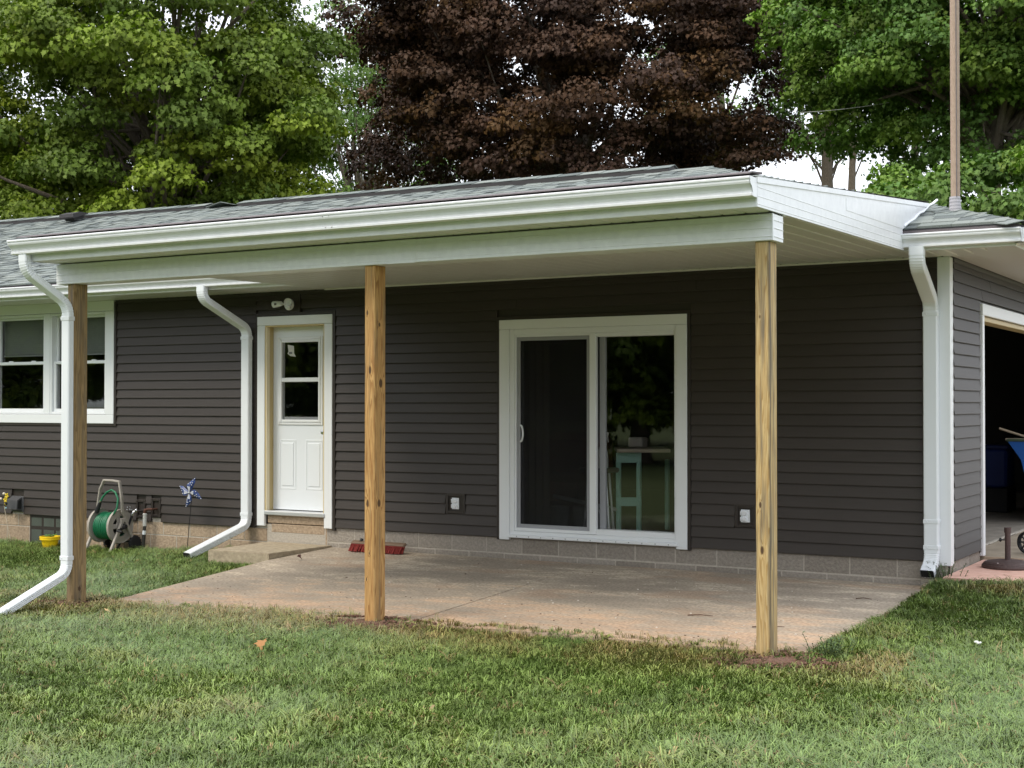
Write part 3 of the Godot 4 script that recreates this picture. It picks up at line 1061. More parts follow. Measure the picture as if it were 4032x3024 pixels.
func post(o: Node3D, w: float, d: float, h: float, m: Material) -> void:
	var b := MB.new()
	var c := 0.006
	var x := w / 2
	var z := d / 2
	var faces := [[Vector3(-x + c, 0, z), Vector3(x - c, 0, z), Vector3(0, 0, 1)], [Vector3(x, 0, z - c), Vector3(x, 0, -z + c), Vector3(1, 0, 0)], [Vector3(x - c, 0, -z), Vector3(-x + c, 0, -z), Vector3(0, 0, -1)], [Vector3(-x, 0, -z + c), Vector3(-x, 0, z - c), Vector3(-1, 0, 0)]]
	var up := Vector3(0, h, 0)
	for i in 4:
		var f = faces[i]
		var g = faces[(i + 1) % 4]
		var u0 := i / 4.0 + 0.004
		var u1 := (i + 1) / 4.0 - 0.004
		b.quad(f[0], f[1], f[1] + up, f[0] + up, f[2], Vector2(u0, 1), Vector2(u1, 1), Vector2(u1, 0), Vector2(u0, 0))
		b.quad(f[1], g[0], g[0] + up, f[1] + up, (f[2] + g[2]).normalized(), Vector2(u1, 1), Vector2(u1, 1), Vector2(u1, 0), Vector2(u1, 0))
	b.quad(Vector3(-x, h, -z), Vector3(x, h, -z), Vector3(x, h, z), Vector3(-x, h, z), Vector3.UP)
	put("timber", b, m, o)


# path points with rounded elbows; returns [points, scales] where elbows are crimped
func elbowed(pts: Array, rad: float) -> Array:
	var out := PackedVector3Array([pts[0]])
	var sc := PackedFloat32Array([1.0])
	for i in range(1, pts.size() - 1):
		var a: Vector3 = (pts[i - 1] - pts[i]).normalized()
		var b: Vector3 = (pts[i + 1] - pts[i]).normalized()
		var p: Vector3 = pts[i] + a * rad
		var q: Vector3 = pts[i] + b * rad
		var n := 17
		for j in n:
			var t := j / float(n - 1)
			out.append(p.lerp(pts[i], t).lerp(pts[i].lerp(q, t), t))
			sc.append(1.0 if j == 0 or j == n - 1 else (1.0 if j % 2 else 0.95))
	out.append(pts[pts.size() - 1])
	sc.append(1.0)
	return [out, sc]


func spout_outline(w: float, d: float) -> PackedVector2Array:
	var p := PackedVector2Array()
	var c := 0.008
	var x := w / 2
	var y := d / 2
	# broad faces carry five shallow flutes
	p.append(Vector2(-x + c, -y))
	p.append(Vector2(x - c, -y))
	p.append(Vector2(x, -y + c))
	for k in 3:
		var m := -y + d * (k + 1) / 4.0
		p.append(Vector2(x, m - 0.004)); p.append(Vector2(x - 0.005, m)); p.append(Vector2(x, m + 0.004))
	p.append(Vector2(x, y - c))
	p.append(Vector2(x - c, y))
	for k in 4:
		var m := x - w * (k + 1.0) / 5.0
		p.append(Vector2(m + 0.006, y)); p.append(Vector2(m, y - 0.006)); p.append(Vector2(m - 0.006, y))
	p.append(Vector2(-x + c, y))
	p.append(Vector2(-x, y - c))
	p.append(Vector2(-x, -y + c))
	return p


func downspout(called_label: String, pts: Array, w: float, d: float, straps: Array) -> void:
	var o := node("downspout")
	tag(o, called_label, "downspout", "white downspouts")
	var e := elbowed(pts, 0.085)
	var b := MB.new()
	b.sweep(spout_outline(w, d), e[0], e[1])
	put("pipe", b, M.white_satin, o)
	var inner := MB.new()
	var n: int = e[0].size()
	var dirv: Vector3 = (e[0][n - 1] - e[0][n - 2]).normalized()
	inner.sweep(spout_outline(w - 0.006, d - 0.006), PackedVector3Array([e[0][n - 1] + dirv * 0.0015, e[0][n - 1] - dirv * 0.2]), PackedFloat32Array([1, 1]))
	var sd := Vector3.RIGHT
	var ou := sd.cross(dirv).normalized()
	var back: Vector3 = e[0][n - 1] + dirv * 0.0012
	var mouth := MB.new()
	mouth.quad(back + sd * (w * 0.5 - 0.005) + ou * (d * 0.5 - 0.005), back - sd * (w * 0.5 - 0.005) + ou * (d * 0.5 - 0.005), back - sd * (w * 0.5 - 0.005) - ou * (d * 0.5 - 0.005), back + sd * (w * 0.5 - 0.005) - ou * (d * 0.5 - 0.005), dirv)
	put("mouth", mouth, M.dark_gap, o)
	for s in straps:
		var k := MB.new()
		k.box(Vector3(s[0], s[1], s[2]), Vector3(w + 0.007, 0.035, d + 0.007), 0.003)
		k.ball(Vector3(s[0] - w * 0.25, s[1], s[2] + d * 0.5 + 0.004), Vector3(0.006, 0.006, 0.003), 6)
		put("strap", k, M.white_satin, o)


func downspouts() -> void:
	downspout("long white downspout at the patio roof's left end, kicking out over the grass", [Vector3(-6.39, 2.5, 3.925), Vector3(-6.39, 2.36, 3.925), Vector3(-6.228, 2.1, 3.622), Vector3(-6.228, -0.09, 3.622), Vector3(-6.21, -0.345, 4.3), Vector3(-6.2, -0.41, 4.6)], 0.09, 0.06, [[-6.228, 1.985, 3.622], [-6.228, 0.03, 3.622]])
	downspout("white downspout between the window and the white entry door", [Vector3(-7.5, 2.525, 0.685), Vector3(-7.5, 2.39, 0.685), Vector3(-7.435, 2.1, 0.06), Vector3(-7.435, -0.02, 0.06), Vector3(-7.55, -0.285, 0.84)], 0.108, 0.07, [[-7.435, 2.0, 0.06], [-7.435, 0.1, 0.06]])
	downspout("grimy white ribbed downspout on the garage corner by the white corner board", [Vector3(-0.085, 2.51, 0.685), Vector3(-0.085, 2.37, 0.685), Vector3(-0.135, 2.12, 0.06), Vector3(-0.135, 0.0, 0.06), Vector3(-0.14, -0.085, 0.19)], 0.114, 0.075, [[-0.135, 2.02, 0.06], [-0.135, 0.33, 0.06], [-0.135, 0.12, 0.06]])


func sat(x: float) -> float:
	return clampf(x, 0.0, 1.0)


func slab_left(z: float) -> float:
	return -6.47 + 0.125 * z


func slab_y(x: float, z: float) -> float:
	var t := sat((-x - 0.25) / 5.9)
	return -0.205 - (0.022 + 0.03 * t + 0.1 * t * t) * z / 3.55


# height of the soil under the grass
func ground_y(x: float, z: float) -> float:
	var y := lerpf(-0.235, -0.352, sat(-x / 6.2)) - 0.05 * sat((-x - 6.2) / 4.5)
	y += 0.085 * (1.0 - smoothstep(0.0, 3.0, z)) * sat(1.0 - absf(x + 6.6) / 2.0)
	y += 0.12 * (1.0 - smoothstep(0.3, 1.6, z)) * smoothstep(-0.25, 0.02, x)
	y = lerpf(y, -0.3, smoothstep(4.0, 7.5, z))
	return y + 0.012 * noise.get_noise_2d(x * 90.0, z * 90.0) + 0.02 * noise.get_noise_2d(x * 25.0, z * 25.0)


func covered(x: float, z: float, m: float) -> bool:
	# under the patio, the step, the pads or the house
	if z < 3.44 - m + 0.05 * noise.get_noise_2d(x * 120.0, 7.0) and z > -0.5 and x > slab_left(z) + m and x < -0.1 - m:
		return true
	if x > -7.16 + m and x < -6.3 and z < 1.0 - m and z > -0.5:
		return true
	if x < 0.0 and z < 0.0:
		return true
	if x > -0.02 and z < 0.28 - m - 0.12 * sat((x - 0.4) * 0.6):
		return true
	return false


func grid(xs: Array, zs: Array, f: Callable, cut: Callable) -> MB:
	var b := MB.new()
	var P := []
	var N := []
	for i in xs.size():
		var row := PackedVector3Array()
		var nrow := PackedVector3Array()
		for j in zs.size():
			var x: float = xs[i]
			var z: float = zs[j]
			var y: float = f.call(x, z)
			row.append(Vector3(x, y, z))
			nrow.append(Vector3(y - f.call(x + 0.04, z), 0.04, y - f.call(x, z + 0.04)).normalized())
		P.append(row)
		N.append(nrow)
	for i in xs.size() - 1:
		for j in zs.size() - 1:
			if cut.call((xs[i] + xs[i + 1]) / 2.0, (zs[j] + zs[j + 1]) / 2.0):
				continue
			b.tri3(P[i][j], P[i + 1][j], P[i + 1][j + 1], N[i][j], N[i + 1][j], N[i + 1][j + 1])
			b.tri3(P[i][j], P[i + 1][j + 1], P[i][j + 1], N[i][j], N[i + 1][j + 1], N[i][j + 1])
	return b


func ground() -> void:
	noise.seed = 4
	noise.frequency = 0.01
	noise.fractal_octaves = 3
	var xs := [-500.0, -250.0, -120.0, -60.0, -30.0, -20.0]
	var x := -16.0
	while x < 5.0:
		xs.append(x)
		x += 0.14
	for q in [5.0, 8.0, 14.0, 30.0, 60.0, 120.0, 250.0, 500.0]:
		xs.append(q)
	var zs := [-500.0, -250.0, -120.0, -60.0, -30.0, -14.0, -8.0, -4.0, -1.0]
	var z := -0.28
	while z < 9.0:
		zs.append(z)
		z += 0.14
	for q in [9.0, 12.0, 18.0, 30.0, 60.0, 120.0, 250.0, 500.0]:
		zs.append(q)
	var never := func(_x, _z): return false
	var g := grid(xs, zs, func(a, c): return ground_y(a, c) - (0.25 if covered(a, c, 0.12) else 0.0), never)
	kind(put("ground", g, M.under), "structure")
	# patio of two poured slabs with a joint between them
	var patio := node("patio")
	kind(patio, "structure")
	var pm := patio_concrete()
	var joint := func(zz: float): return -3.29 + 0.095 * zz
	for side in 2:
		var b := MB.new()
		var n := 30
		var m := 14
		var at := func(i: int, j: int) -> Vector3:
			var zz := 3.47 * j / m
			var a: float = slab_left(zz) if side == 0 else joint.call(zz) + 0.008
			var c: float = joint.call(zz) - 0.008 if side == 0 else -0.075
			var xx := lerpf(a, c, float(i) / n)
			return Vector3(xx, slab_y(xx, zz), zz)
		var uvof := func(p: Vector3) -> Vector2: return Vector2((p.x + 6.6) / 6.7, p.z / 3.6)
		for i in n:
			for j in m:
				var p: Vector3 = at.call(i, j)
				var q: Vector3 = at.call(i + 1, j)
				var r: Vector3 = at.call(i + 1, j + 1)
				var s: Vector3 = at.call(i, j + 1)
				b.quad(p, q, r, s, Vector3.UP, uvof.call(p), uvof.call(q), uvof.call(r), uvof.call(s))
		var dn := Vector3(0, -0.12, 0)
		for j in m:
			for e in [0, n]:
				var p: Vector3 = at.call(e, j)
				var q: Vector3 = at.call(e, j + 1)
				b.quad(p, q, q + dn, p + dn, Vector3.LEFT if e == 0 else Vector3.RIGHT, uvof.call(p), uvof.call(q), uvof.call(q), uvof.call(p))
		for i in n:
			var p: Vector3 = at.call(i, m)
			var q: Vector3 = at.call(i + 1, m)
			b.quad(p, q, q + dn, p + dn, Vector3.BACK, uvof.call(p), uvof.call(q), uvof.call(q), uvof.call(p))
		put("concrete_slab", b, pm, patio)
	# slab step before the entry door
	var sb := MB.new()
	sb.prism(PackedVector2Array([Vector2(-7.17, 0.0), Vector2(-7.13, 0.98), Vector2(-6.36, 0.955), Vector2(-6.32, 0.0)]), Vector3(0, -0.192, 0), Vector3.RIGHT, Vector3(0, 0, 1), Vector3(0, -0.13, 0))
	sb.prism(PackedVector2Array([Vector2(-7.16, 0.01), Vector2(-7.12, 0.972), Vector2(-6.367, 0.947), Vector2(-6.327, 0.01)]), Vector3(0, -0.187, 0), Vector3.RIGHT, Vector3(0, 0, 1), Vector3(0, -0.006, 0))
	kind(put("step_slab", sb, M.concrete_step), "structure")
	# pads on the garage side
	var pad := MB.new()
	pad.prism(PackedVector2Array([Vector2(0.01, -1.18), Vector2(0.01, 0.3), Vector2(0.5, 0.3), Vector2(3.2, 0.12), Vector2(3.2, -1.18)]), Vector3(0, -0.09, 0), Vector3.RIGHT, Vector3(0, 0, 1), Vector3(0, -0.1, 0))
	kind(put("pink_pavement", pad, M.pink), "structure")
	pad = MB.new()
	pad.bb(-0.17, 6.0, -0.3, -0.062, -14.0, -1.186, 0.004)
	kind(put("driveway", pad, M.drive), "structure")
	pad = MB.new()
	pad.bb(-2.0, -0.2, -0.3, -0.052, -7.6, -0.16, 0.004)
	kind(put("garage_floor", pad, M.concrete_grey), "structure")
	pad = MB.new()
	R.seed = 9
	for k in 40:
		pad.box(Vector3(-0.185 + R.randf_range(-0.008, 0.008), -0.056, -1.25 - k * 0.1), Vector3(R.randf_range(0.03, 0.055), 0.014, 0.104), 0.004, Basis(Vector3.UP, R.randf_range(-0.1, 0.1)))
	kind(put("floor_joint", pad, M.mortar), "structure")
	# soil turned up round the posts
	var rim := func(called: String, c: Vector3, rx: float, rz: float, sd: int, h: float):
		var b := MB.new()
		R.seed = sd
		var n := 14
		var ring0 := []
		for i in n + 1:
			var a := TAU * (i % n) / n
			var row := []
			for j in 7:
				var r := j / 6.0
				var w := 0.8 + 0.3 * noise.get_noise_2d(cos(a) * 60.0 + sd * 100.0, sin(a) * 60.0)
				var p := Vector3(c.x + cos(a) * rx * r * w, 0, c.z + sin(a) * rz * r * w)
				p.y = ground_y(p.x, p.z) + h * (1.0 - r * r) + 0.015 - 0.03 * r + 0.012 * noise.get_noise_2d(p.x * 700.0, p.z * 700.0)
				row.append(p)
			ring0.append(row)
		for i in n:
			for j in 6:
				var p: Vector3 = ring0[i][j]
				var q: Vector3 = ring0[i + 1][j]
				var s: Vector3 = ring0[i + 1][j + 1]
				var t: Vector3 = ring0[i][j + 1]
				b.tri(p, q, s, Vector3.UP)
				b.tri(p, s, t, Vector3.UP)
		for k in int(700 * rx * rz / 0.2):
			var a := R.randf() * TAU
			var r := sqrt(R.randf())
			var p := Vector3(c.x + cos(a) * rx * r, 0, c.z + sin(a) * rz * r)
			p.y = maxf(ground_y(p.x, p.z), slab_y(p.x, p.z) if p.z < 3.47 else -9.0) + h * (1.0 - r * r) + 0.006
			var s := R.randf_range(0.005, 0.016)
			b.ball(p, Vector3(s * R.randf_range(0.8, 1.5), s * 0.7, s), 4, Basis(Vector3.UP, R.randf() * 3.0))
		kind(put(called, b, M.soil), "stuff")
	rim.call("soil", Vector3(-6.25, 0, 3.62), 0.6, 0.22, 3, 0.012)
	rim.call("soil", Vector3(-3.2, 0, 3.62), 0.62, 0.28, 4, 0.025)
	rim.call("soil", Vector3(-0.12, 0, 3.75), 0.48, 0.34, 5, 0.01)
	grass()


func blade_mesh(sd: int, n: int, wide: float, tall: float, flat: float) -> ArrayMesh:
	var b := MB.new()
	b.tinted = true
	R.seed = sd
	for i in n:
		var a := R.randf() * TAU
		var d := Vector3(cos(a), 0, sin(a))
		var s := Vector3(-d.z, 0, d.x)
		var o := Vector3(R.randf_range(-1, 1), 0, R.randf_range(-1, 1)) * 0.035
		var L := tall * R.randf_range(0.55, 1.2)
		var lean := R.randf_range(0.3, 1.0) * flat
		var w := wide * R.randf_range(0.7, 1.2)
		var p0 := o
		var p1 := o + d * L * 0.3 * lean + Vector3.UP * L * 0.5
		var p2 := o + d * L * 0.72 * lean + Vector3.UP * L * (0.86 - 0.3 * lean)
		var p3 := o + d * L * 1.02 * lean + Vector3.UP * L * (0.95 - 0.62 * lean)
		var t := R.randf_range(0.6, 1.45)
		b.tint = Color(t * R.randf_range(0.9, 1.12), t, t * R.randf_range(0.8, 1.1))
		var nn := (Vector3.UP * 0.8 - d * 0.45).normalized()
		b.quad(p0 - s * w * 0.5, p0 + s * w * 0.5, p1 + s * w * 0.5, p1 - s * w * 0.5, nn)
		b.quad(p1 - s * w * 0.5, p1 + s * w * 0.5, p2 + s * w * 0.36, p2 - s * w * 0.36, (nn + Vector3.UP * 0.5).normalized())
		b.tri(p2 - s * w * 0.36, p2 + s * w * 0.36, p3, (nn + Vector3.UP).normalized())
	return b.mesh()


func scatter(called: String, m: Mesh, material: Material, list: PackedFloat32Array, parent: Node) -> MultiMeshInstance3D:
	var mm := MultiMesh.new()
	mm.transform_format = MultiMesh.TRANSFORM_3D
	mm.use_colors = true
	mm.mesh = m
	mm.instance_count = list.size() / 16
	mm.buffer = list
	var o := MultiMeshInstance3D.new()
	o.multimesh = mm
	o.material_override = material
	o.name = numbered(parent, called)
	parent.add_child(o, true)
	return o


func push(list: PackedFloat32Array, B: Basis, o: Vector3, c: Color) -> void:
	list.append_array(PackedFloat32Array([B.x.x, B.y.x, B.z.x, o.x, B.x.y, B.y.y, B.z.y, o.y, B.x.z, B.y.z, B.z.z, o.z, c.r, c.g, c.b, 1.0]))


func grass() -> void:
	var gm := mat(Color.WHITE, 0.45)
	gm.vertex_color_use_as_albedo = true
	gm.backlight_enabled = true
	gm.backlight = Color(0.25, 0.3, 0.1)
	var meshes := [blade_mesh(1, 9, 0.0048, 0.08, 1.4), blade_mesh(2, 9, 0.0056, 0.06, 1.6), blade_mesh(3, 8, 0.0042, 0.115, 1.25), blade_mesh(4, 10, 0.0095, 0.04, 1.6), blade_mesh(5, 9, 0.018, 0.055, 1.9)]
	var lists := [PackedFloat32Array(), PackedFloat32Array(), PackedFloat32Array(), PackedFloat32Array(), PackedFloat32Array()]
	var fresh := Color(0.2, 0.28, 0.068)
	var deep := Color(0.125, 0.19, 0.046)
	var bluish := Color(0.155, 0.245, 0.075)
	var straw := Color(0.3, 0.22, 0.095)
	R.seed = 101
	var eye := Vector3(2.72, 1.28, 11.65)
	for k in 215000:
		var x := R.randf_range(-13.0, 3.2)
		var z := R.randf_range(0.02, 9.0)
		# only the wedge the viewer looks into, with a step to spare on each side
		var dx := x - eye.x
		var dz := eye.z - z
		var ang := rad_to_deg(atan2(-dx, dz))
		if ang < 30.5 - 26.0 or ang > 30.5 + 26.0:
			continue
		if covered(x, z, -0.02):
			if not (z > 3.3 and R.randf() < 0.25) and not (x > 0.0 and z > 0.2 and R.randf() < 0.4):
				continue
		if z < 0.05 + 0.12 * R.randf() and x < -7.0:
			continue
		var a := noise.get_noise_2d(x * 55.0, z * 55.0)
		var b := noise.get_noise_2d(x * 160.0 + 300.0, z * 160.0)
		var e := noise.get_noise_2d(x * 30.0 + 900.0, z * 30.0)
		# worn thin beside the patio and round the posts
		var bare := 0.0
		for q in [[-6.25, 3.64, 0.62, 0.2], [-3.2, 3.64, 0.62, 0.26], [-0.12, 3.78, 0.48, 0.34], [0.5, 0.55, 0.0, 0.0]]:
			if q[2] > 0.0:
				bare = maxf(bare, 1.25 - Vector2((x - q[0]) / q[2], (z - q[1]) / q[3]).length() + b * 0.5)
		var dry := sat(smoothstep(1.25, 0.2, z - 3.45) * smoothstep(-0.5, 0.3, a + b * 0.6 + 0.1) * (1.0 if z > 3.3 and x < 0.6 else 0.0))
		dry = maxf(dry, sat(1.4 - Vector2((x - 0.62) / 0.42, (z - 0.62) / 0.17).length() * 1.1 + b * 0.6))
		dry = maxf(dry, sat(smoothstep(0.32, 0.62, a + 0.5 * b)) * 0.35)
		if R.randf() < bare * 0.95:
			continue
		if R.randf() < dry * 0.25:
			continue
		var c := deep.lerp(fresh, sat(0.58 + 0.6 * a + 0.7 * b))
		c = c.lerp(bluish, sat(0.1 + 1.3 * e))
		c = c.lerp(straw, sat(dry * R.randf_range(0.3, 1.1)))
		if R.randf() < 0.035:
			c = straw
		var t := R.randf_range(0.6, 1.45)
		c = Color(c.r * t, c.g * t, c.b * t)
		var which := 0
		var sel := R.randf() + e * 0.5
		if sel < 0.2:
			which = 3
		elif sel < 0.5:
			which = 1
		elif sel > 0.86:
			which = 2
		if R.randf() < 0.045 * smoothstep(-0.15, 0.35, b):
			which = 4
		var s := R.randf_range(0.7, 1.15) * (0.95 + 0.3 * a + 0.3 * b)
		if covered(x, z, -0.1):
			s *= 0.75
		var B := (Basis(Vector3.RIGHT, R.randf_range(-0.25, 0.25) + e * 0.5) * Basis(Vector3.UP, R.randf() * TAU)).scaled(Vector3(s, s, s))
		push(lists[which], B, Vector3(x, maxf(ground_y(x, z), slab_y(x, z) if z < 3.47 and x < -0.08 and x > slab_left(z) else -9.0) - 0.004, z), c)
	var G := node("lawn_grass")
	kind(G, "stuff")
	tag(G, "mown green lawn of mixed grass blades before the patio", "grass")
	for i in 5:
		kind(scatter("grass_blades", meshes[i], gm, lists[i], G), "stuff")


func things() -> void:
	floodlight()
	outlet("white-lidded outdoor outlet low on the dark siding, left of the sliding door", Vector3(-4.78, 0.306, 0), 0.226)
	outlet("white-lidded outdoor outlet low on the dark siding, right of the sliding door", Vector3(-1.758, 0.304, 0), 0.2)
	vent_hood()
	faucets()
	hose_reel()
	pinwheel()
	bee_stake()
	flower_pot()
	broom()
	umbrella_base()
	cart_wheel()
	wheelbarrow()
	mast()
	stone()
	leaves_and_scraps()
	weeds()
	room_things()


func floodlight() -> void:
	var o := node("floodlight", self, Vector3(-6.862, 2.345, 0.0))
	tag(o, "white twin-head floodlight on a dark block above the entry door", "light")
	var b := MB.new()
	b.bb(-0.155, 0.13, -0.083, 0.108, -0.01, 0.026, 0.004)
	put("mounting_block", b, M.siding_trim, o)
	b = MB.new()
	b.lathe(PackedVector2Array([Vector2(0.062, 0.0), Vector2(0.062, 0.012), Vector2(0.05, 0.026), Vector2(0.0, 0.03)]), 20, Transform3D(Basis(Vector3.RIGHT, PI / 2), Vector3(-0.01, 0.0, 0.026)))
	put("canopy", b, M.white_satin, o)
	b = MB.new()
	b.rod(Vector3(-0.03, 0, 0.05), Vector3(-0.075, 0.006, 0.09), 0.011)
	b.lathe(PackedVector2Array([Vector2(0.0, -0.055), Vector2(0.026, -0.055), Vector2(0.03, -0.02), Vector2(0.034, 0.0), Vector2(0.036, 0.05), Vector2(0.032, 0.05), Vector2(0.028, 0.03), Vector2(0.0, 0.028)]), 16, Transform3D(Basis(Vector3.FORWARD, -PI / 2 - 0.05), Vector3(-0.115, 0.004, 0.1)))
	put("lamp_head", b, M.white_satin, o)
	b = MB.new()
	for k in 2:
		b.bb(-0.128 + 0.016 * k, -0.12 + 0.016 * k, -0.01, 0.014, 0.13, 0.1375, 0)
	put("lamp_slot", b, M.black, o)
	b = MB.new()
	b.rod(Vector3(0.02, 0, 0.05), Vector3(0.05, 0.004, 0.1), 0.011)
	b.lathe(PackedVector2Array([Vector2(0.0, -0.045), Vector2(0.03, -0.045), Vector2(0.036, 0.0), Vector2(0.043, 0.045), Vector2(0.039, 0.045), Vector2(0.03, 0.03), Vector2(0.0, 0.028)]), 16, Transform3D(Basis(Vector3.UP, 0.5) * Basis(Vector3.RIGHT, PI / 2 - 0.2), Vector3(0.055, 0.006, 0.12)))
	put("lamp_head", b, M.white_satin, o)
	b = MB.new()
	b.ball(Vector3(0.015, -0.038, 0.07), Vector3(0.028, 0.024, 0.03), 10)
	put("motion_sensor", b, M.white_satin, o)


func outlet(label: String, at: Vector3, w: float) -> void:
	var o := node("outlet", self, at)
	tag(o, label, "outlet", "outdoor outlets on the back wall")
	var b := MB.new()
	frame_box(b, -w / 2, w / 2, -0.1, 0.1, 0.03, -0.01, 0.022, 0.003)
	b.bb(-w / 2 + 0.03, w / 2 - 0.03, -0.07, 0.07, -0.01, 0.006, 0)
	put("mounting_block", b, M.siding_trim, o)
	b = MB.new()
	b.bb(-0.042, 0.04, -0.056, 0.056, 0.006, 0.018, 0.003)
	put("cover_plate", b, M.white_satin, o)
	for s in [-1.0, 1.0]:
		b = MB.new()
		b.lathe(PackedVector2Array([Vector2(0.021, 0.0), Vector2(0.021, 0.01), Vector2(0.018, 0.015), Vector2(0.0, 0.016)]), 14, Transform3D(Basis(Vector3.RIGHT, PI / 2) * Basis.from_scale(Vector3(1.3, 1, 1)), Vector3(-0.006, s * 0.025, 0.017)))
		b.bb(-0.044, -0.036, s * 0.025 - 0.018, s * 0.025 + 0.018, 0.014, 0.03, 0.002)
		put("flip_lid", b, M.white, o)


func vent_hood() -> void:
	var o := node("vent_hood", self, Vector3(-11.106, 0.075, 0.0))
	tag(o, "dark grey box vent hood on the siding above the glass blocks", "vent")
	var m := mat(srgb(74, 74, 76), 0.5)
	var b := MB.new()
	b.bb(-0.108, 0.108, -0.095, 0.095, -0.01, 0.02, 0.004)
	put("flange", b, m, o)
	b = MB.new()
	b.prism(PackedVector2Array([Vector2(0.02, 0.085), Vector2(0.085, 0.05), Vector2(0.1, -0.06), Vector2(0.02, -0.075)]), Vector3(-0.1, 0, 0), Vector3(0, 0, 1), Vector3.UP, Vector3(0.18, 0, 0))
	put("hood", b, m, o)
	b = MB.new()
	b.prism(PackedVector2Array([Vector2(0.026, 0.06), Vector2(0.07, 0.035), Vector2(0.08, -0.05), Vector2(0.026, -0.06)]), Vector3(0.0795, 0, 0), Vector3(0, 0, 1), Vector3.UP, Vector3(0.002, 0, 0))
	put("side_opening", b, M.dark_gap, o)


func faucets() -> void:
	for k in 2:
		var c := Vector3(-9.045, 0.088, 0) if k == 0 else Vector3(-8.81, 0.109, 0)
		var o := node("faucet_block", self, c)
		tag(o, ["dark framed wall block behind the chrome hose tap", "dark framed wall block behind the rusty brown pipe"][k], "mounting block", "framed blocks low on the siding")
		var b := MB.new()
		frame_box(b, -0.072, 0.074, -0.102, 0.108, 0.028, -0.01, 0.024, 0.004)
		b.bb(-0.046, 0.048, -0.076, 0.082, -0.01, 0.004, 0)
		put("frame", b, M.siding_trim, o)
	var t := node("hose_tap", self, Vector3(-9.04, 0.07, 0.0))
	tag(t, "chrome hose tap with cross handle and dark hose hanging from it", "tap")
	var b := MB.new()
	b.rod(Vector3(0, 0, 0), Vector3(0, 0, 0.09), 0.012)
	b.tube(PackedVector3Array([Vector3(0, 0, 0.08), Vector3(-0.02, -0.005, 0.11), Vector3(-0.035, -0.05, 0.12)]), PackedFloat32Array([0.014, 0.015, 0.013]), 10)
	b.ball(Vector3(0.01, 0.012, 0.1), Vector3(0.022, 0.02, 0.02), 8)
	put("spout", b, M.chrome, t)
	b = MB.new()
	b.rod(Vector3(-0.02, 0.0, 0.1), Vector3(-0.06, 0.03, 0.14), 0.006)
	for q in 4:
		var a := q * PI / 2 + 0.4
		b.ball(Vector3(-0.065, 0.033, 0.143) + Vector3(0.3, 0.8, 0.5).normalized() * 0.024 * cos(a) + Vector3(-0.3, -0.3, 0.9).normalized() * 0.024 * sin(a), Vector3(0.009, 0.009, 0.009), 6)
	put("cross_handle", b, M.chrome, t)
	b = MB.new()
	b.tube(PackedVector3Array([Vector3(-0.035, -0.05, 0.12), Vector3(-0.07, -0.16, 0.14), Vector3(-0.12, -0.3, 0.17), Vector3(-0.17, -0.42, 0.22)]), PackedFloat32Array([0.013]), 10)
	put("hose_end", b, M.rubber, t)
	var p := node("stand_pipe", self, Vector3(-8.86, 0.1, 0.0))
	tag(p, "rusty elbow and taped clear pipe running down into the grass", "pipe")
	b = MB.new()
	b.rod(Vector3(0.055, 0.0, 0.0), Vector3(0.055, 0.0, 0.07), 0.011)
	b.tube(PackedVector3Array([Vector3(0.055, 0.0, 0.07), Vector3(0.0, -0.002, 0.09), Vector3(-0.03, -0.01, 0.1), Vector3(-0.035, -0.05, 0.1)]), PackedFloat32Array([0.014, 0.015, 0.02, 0.019]), 10)
	put("rusty_elbow", b, speckled(srgb(60, 40, 32), srgb(104, 62, 44), 0.85, 0.2, 0.05, 3, 90), p)
	b = MB.new()
	b.tube(PackedVector3Array([Vector3(-0.035, -0.05, 0.1), Vector3(-0.038, -0.19, 0.1)]), PackedFloat32Array([0.024, 0.024]), 12)
	b.ball(Vector3(-0.035, -0.06, 0.1), Vector3(0.027, 0.02, 0.027), 8)
	put("clear_sleeve", b, mat(srgb(186, 186, 182), 0.25), p)
	b = MB.new()
	b.rod(Vector3(-0.038, -0.19, 0.1), Vector3(-0.07, -0.5, 0.1), 0.02, 12)
	put("dark_pipe", b, mat(srgb(52, 50, 48), 0.4), p)
	b = MB.new()
	b.rod(Vector3(-0.043, -0.24, 0.1), Vector3(-0.048, -0.285, 0.1), 0.0215, 12)
	put("white_tape", b, M.white_satin, p)


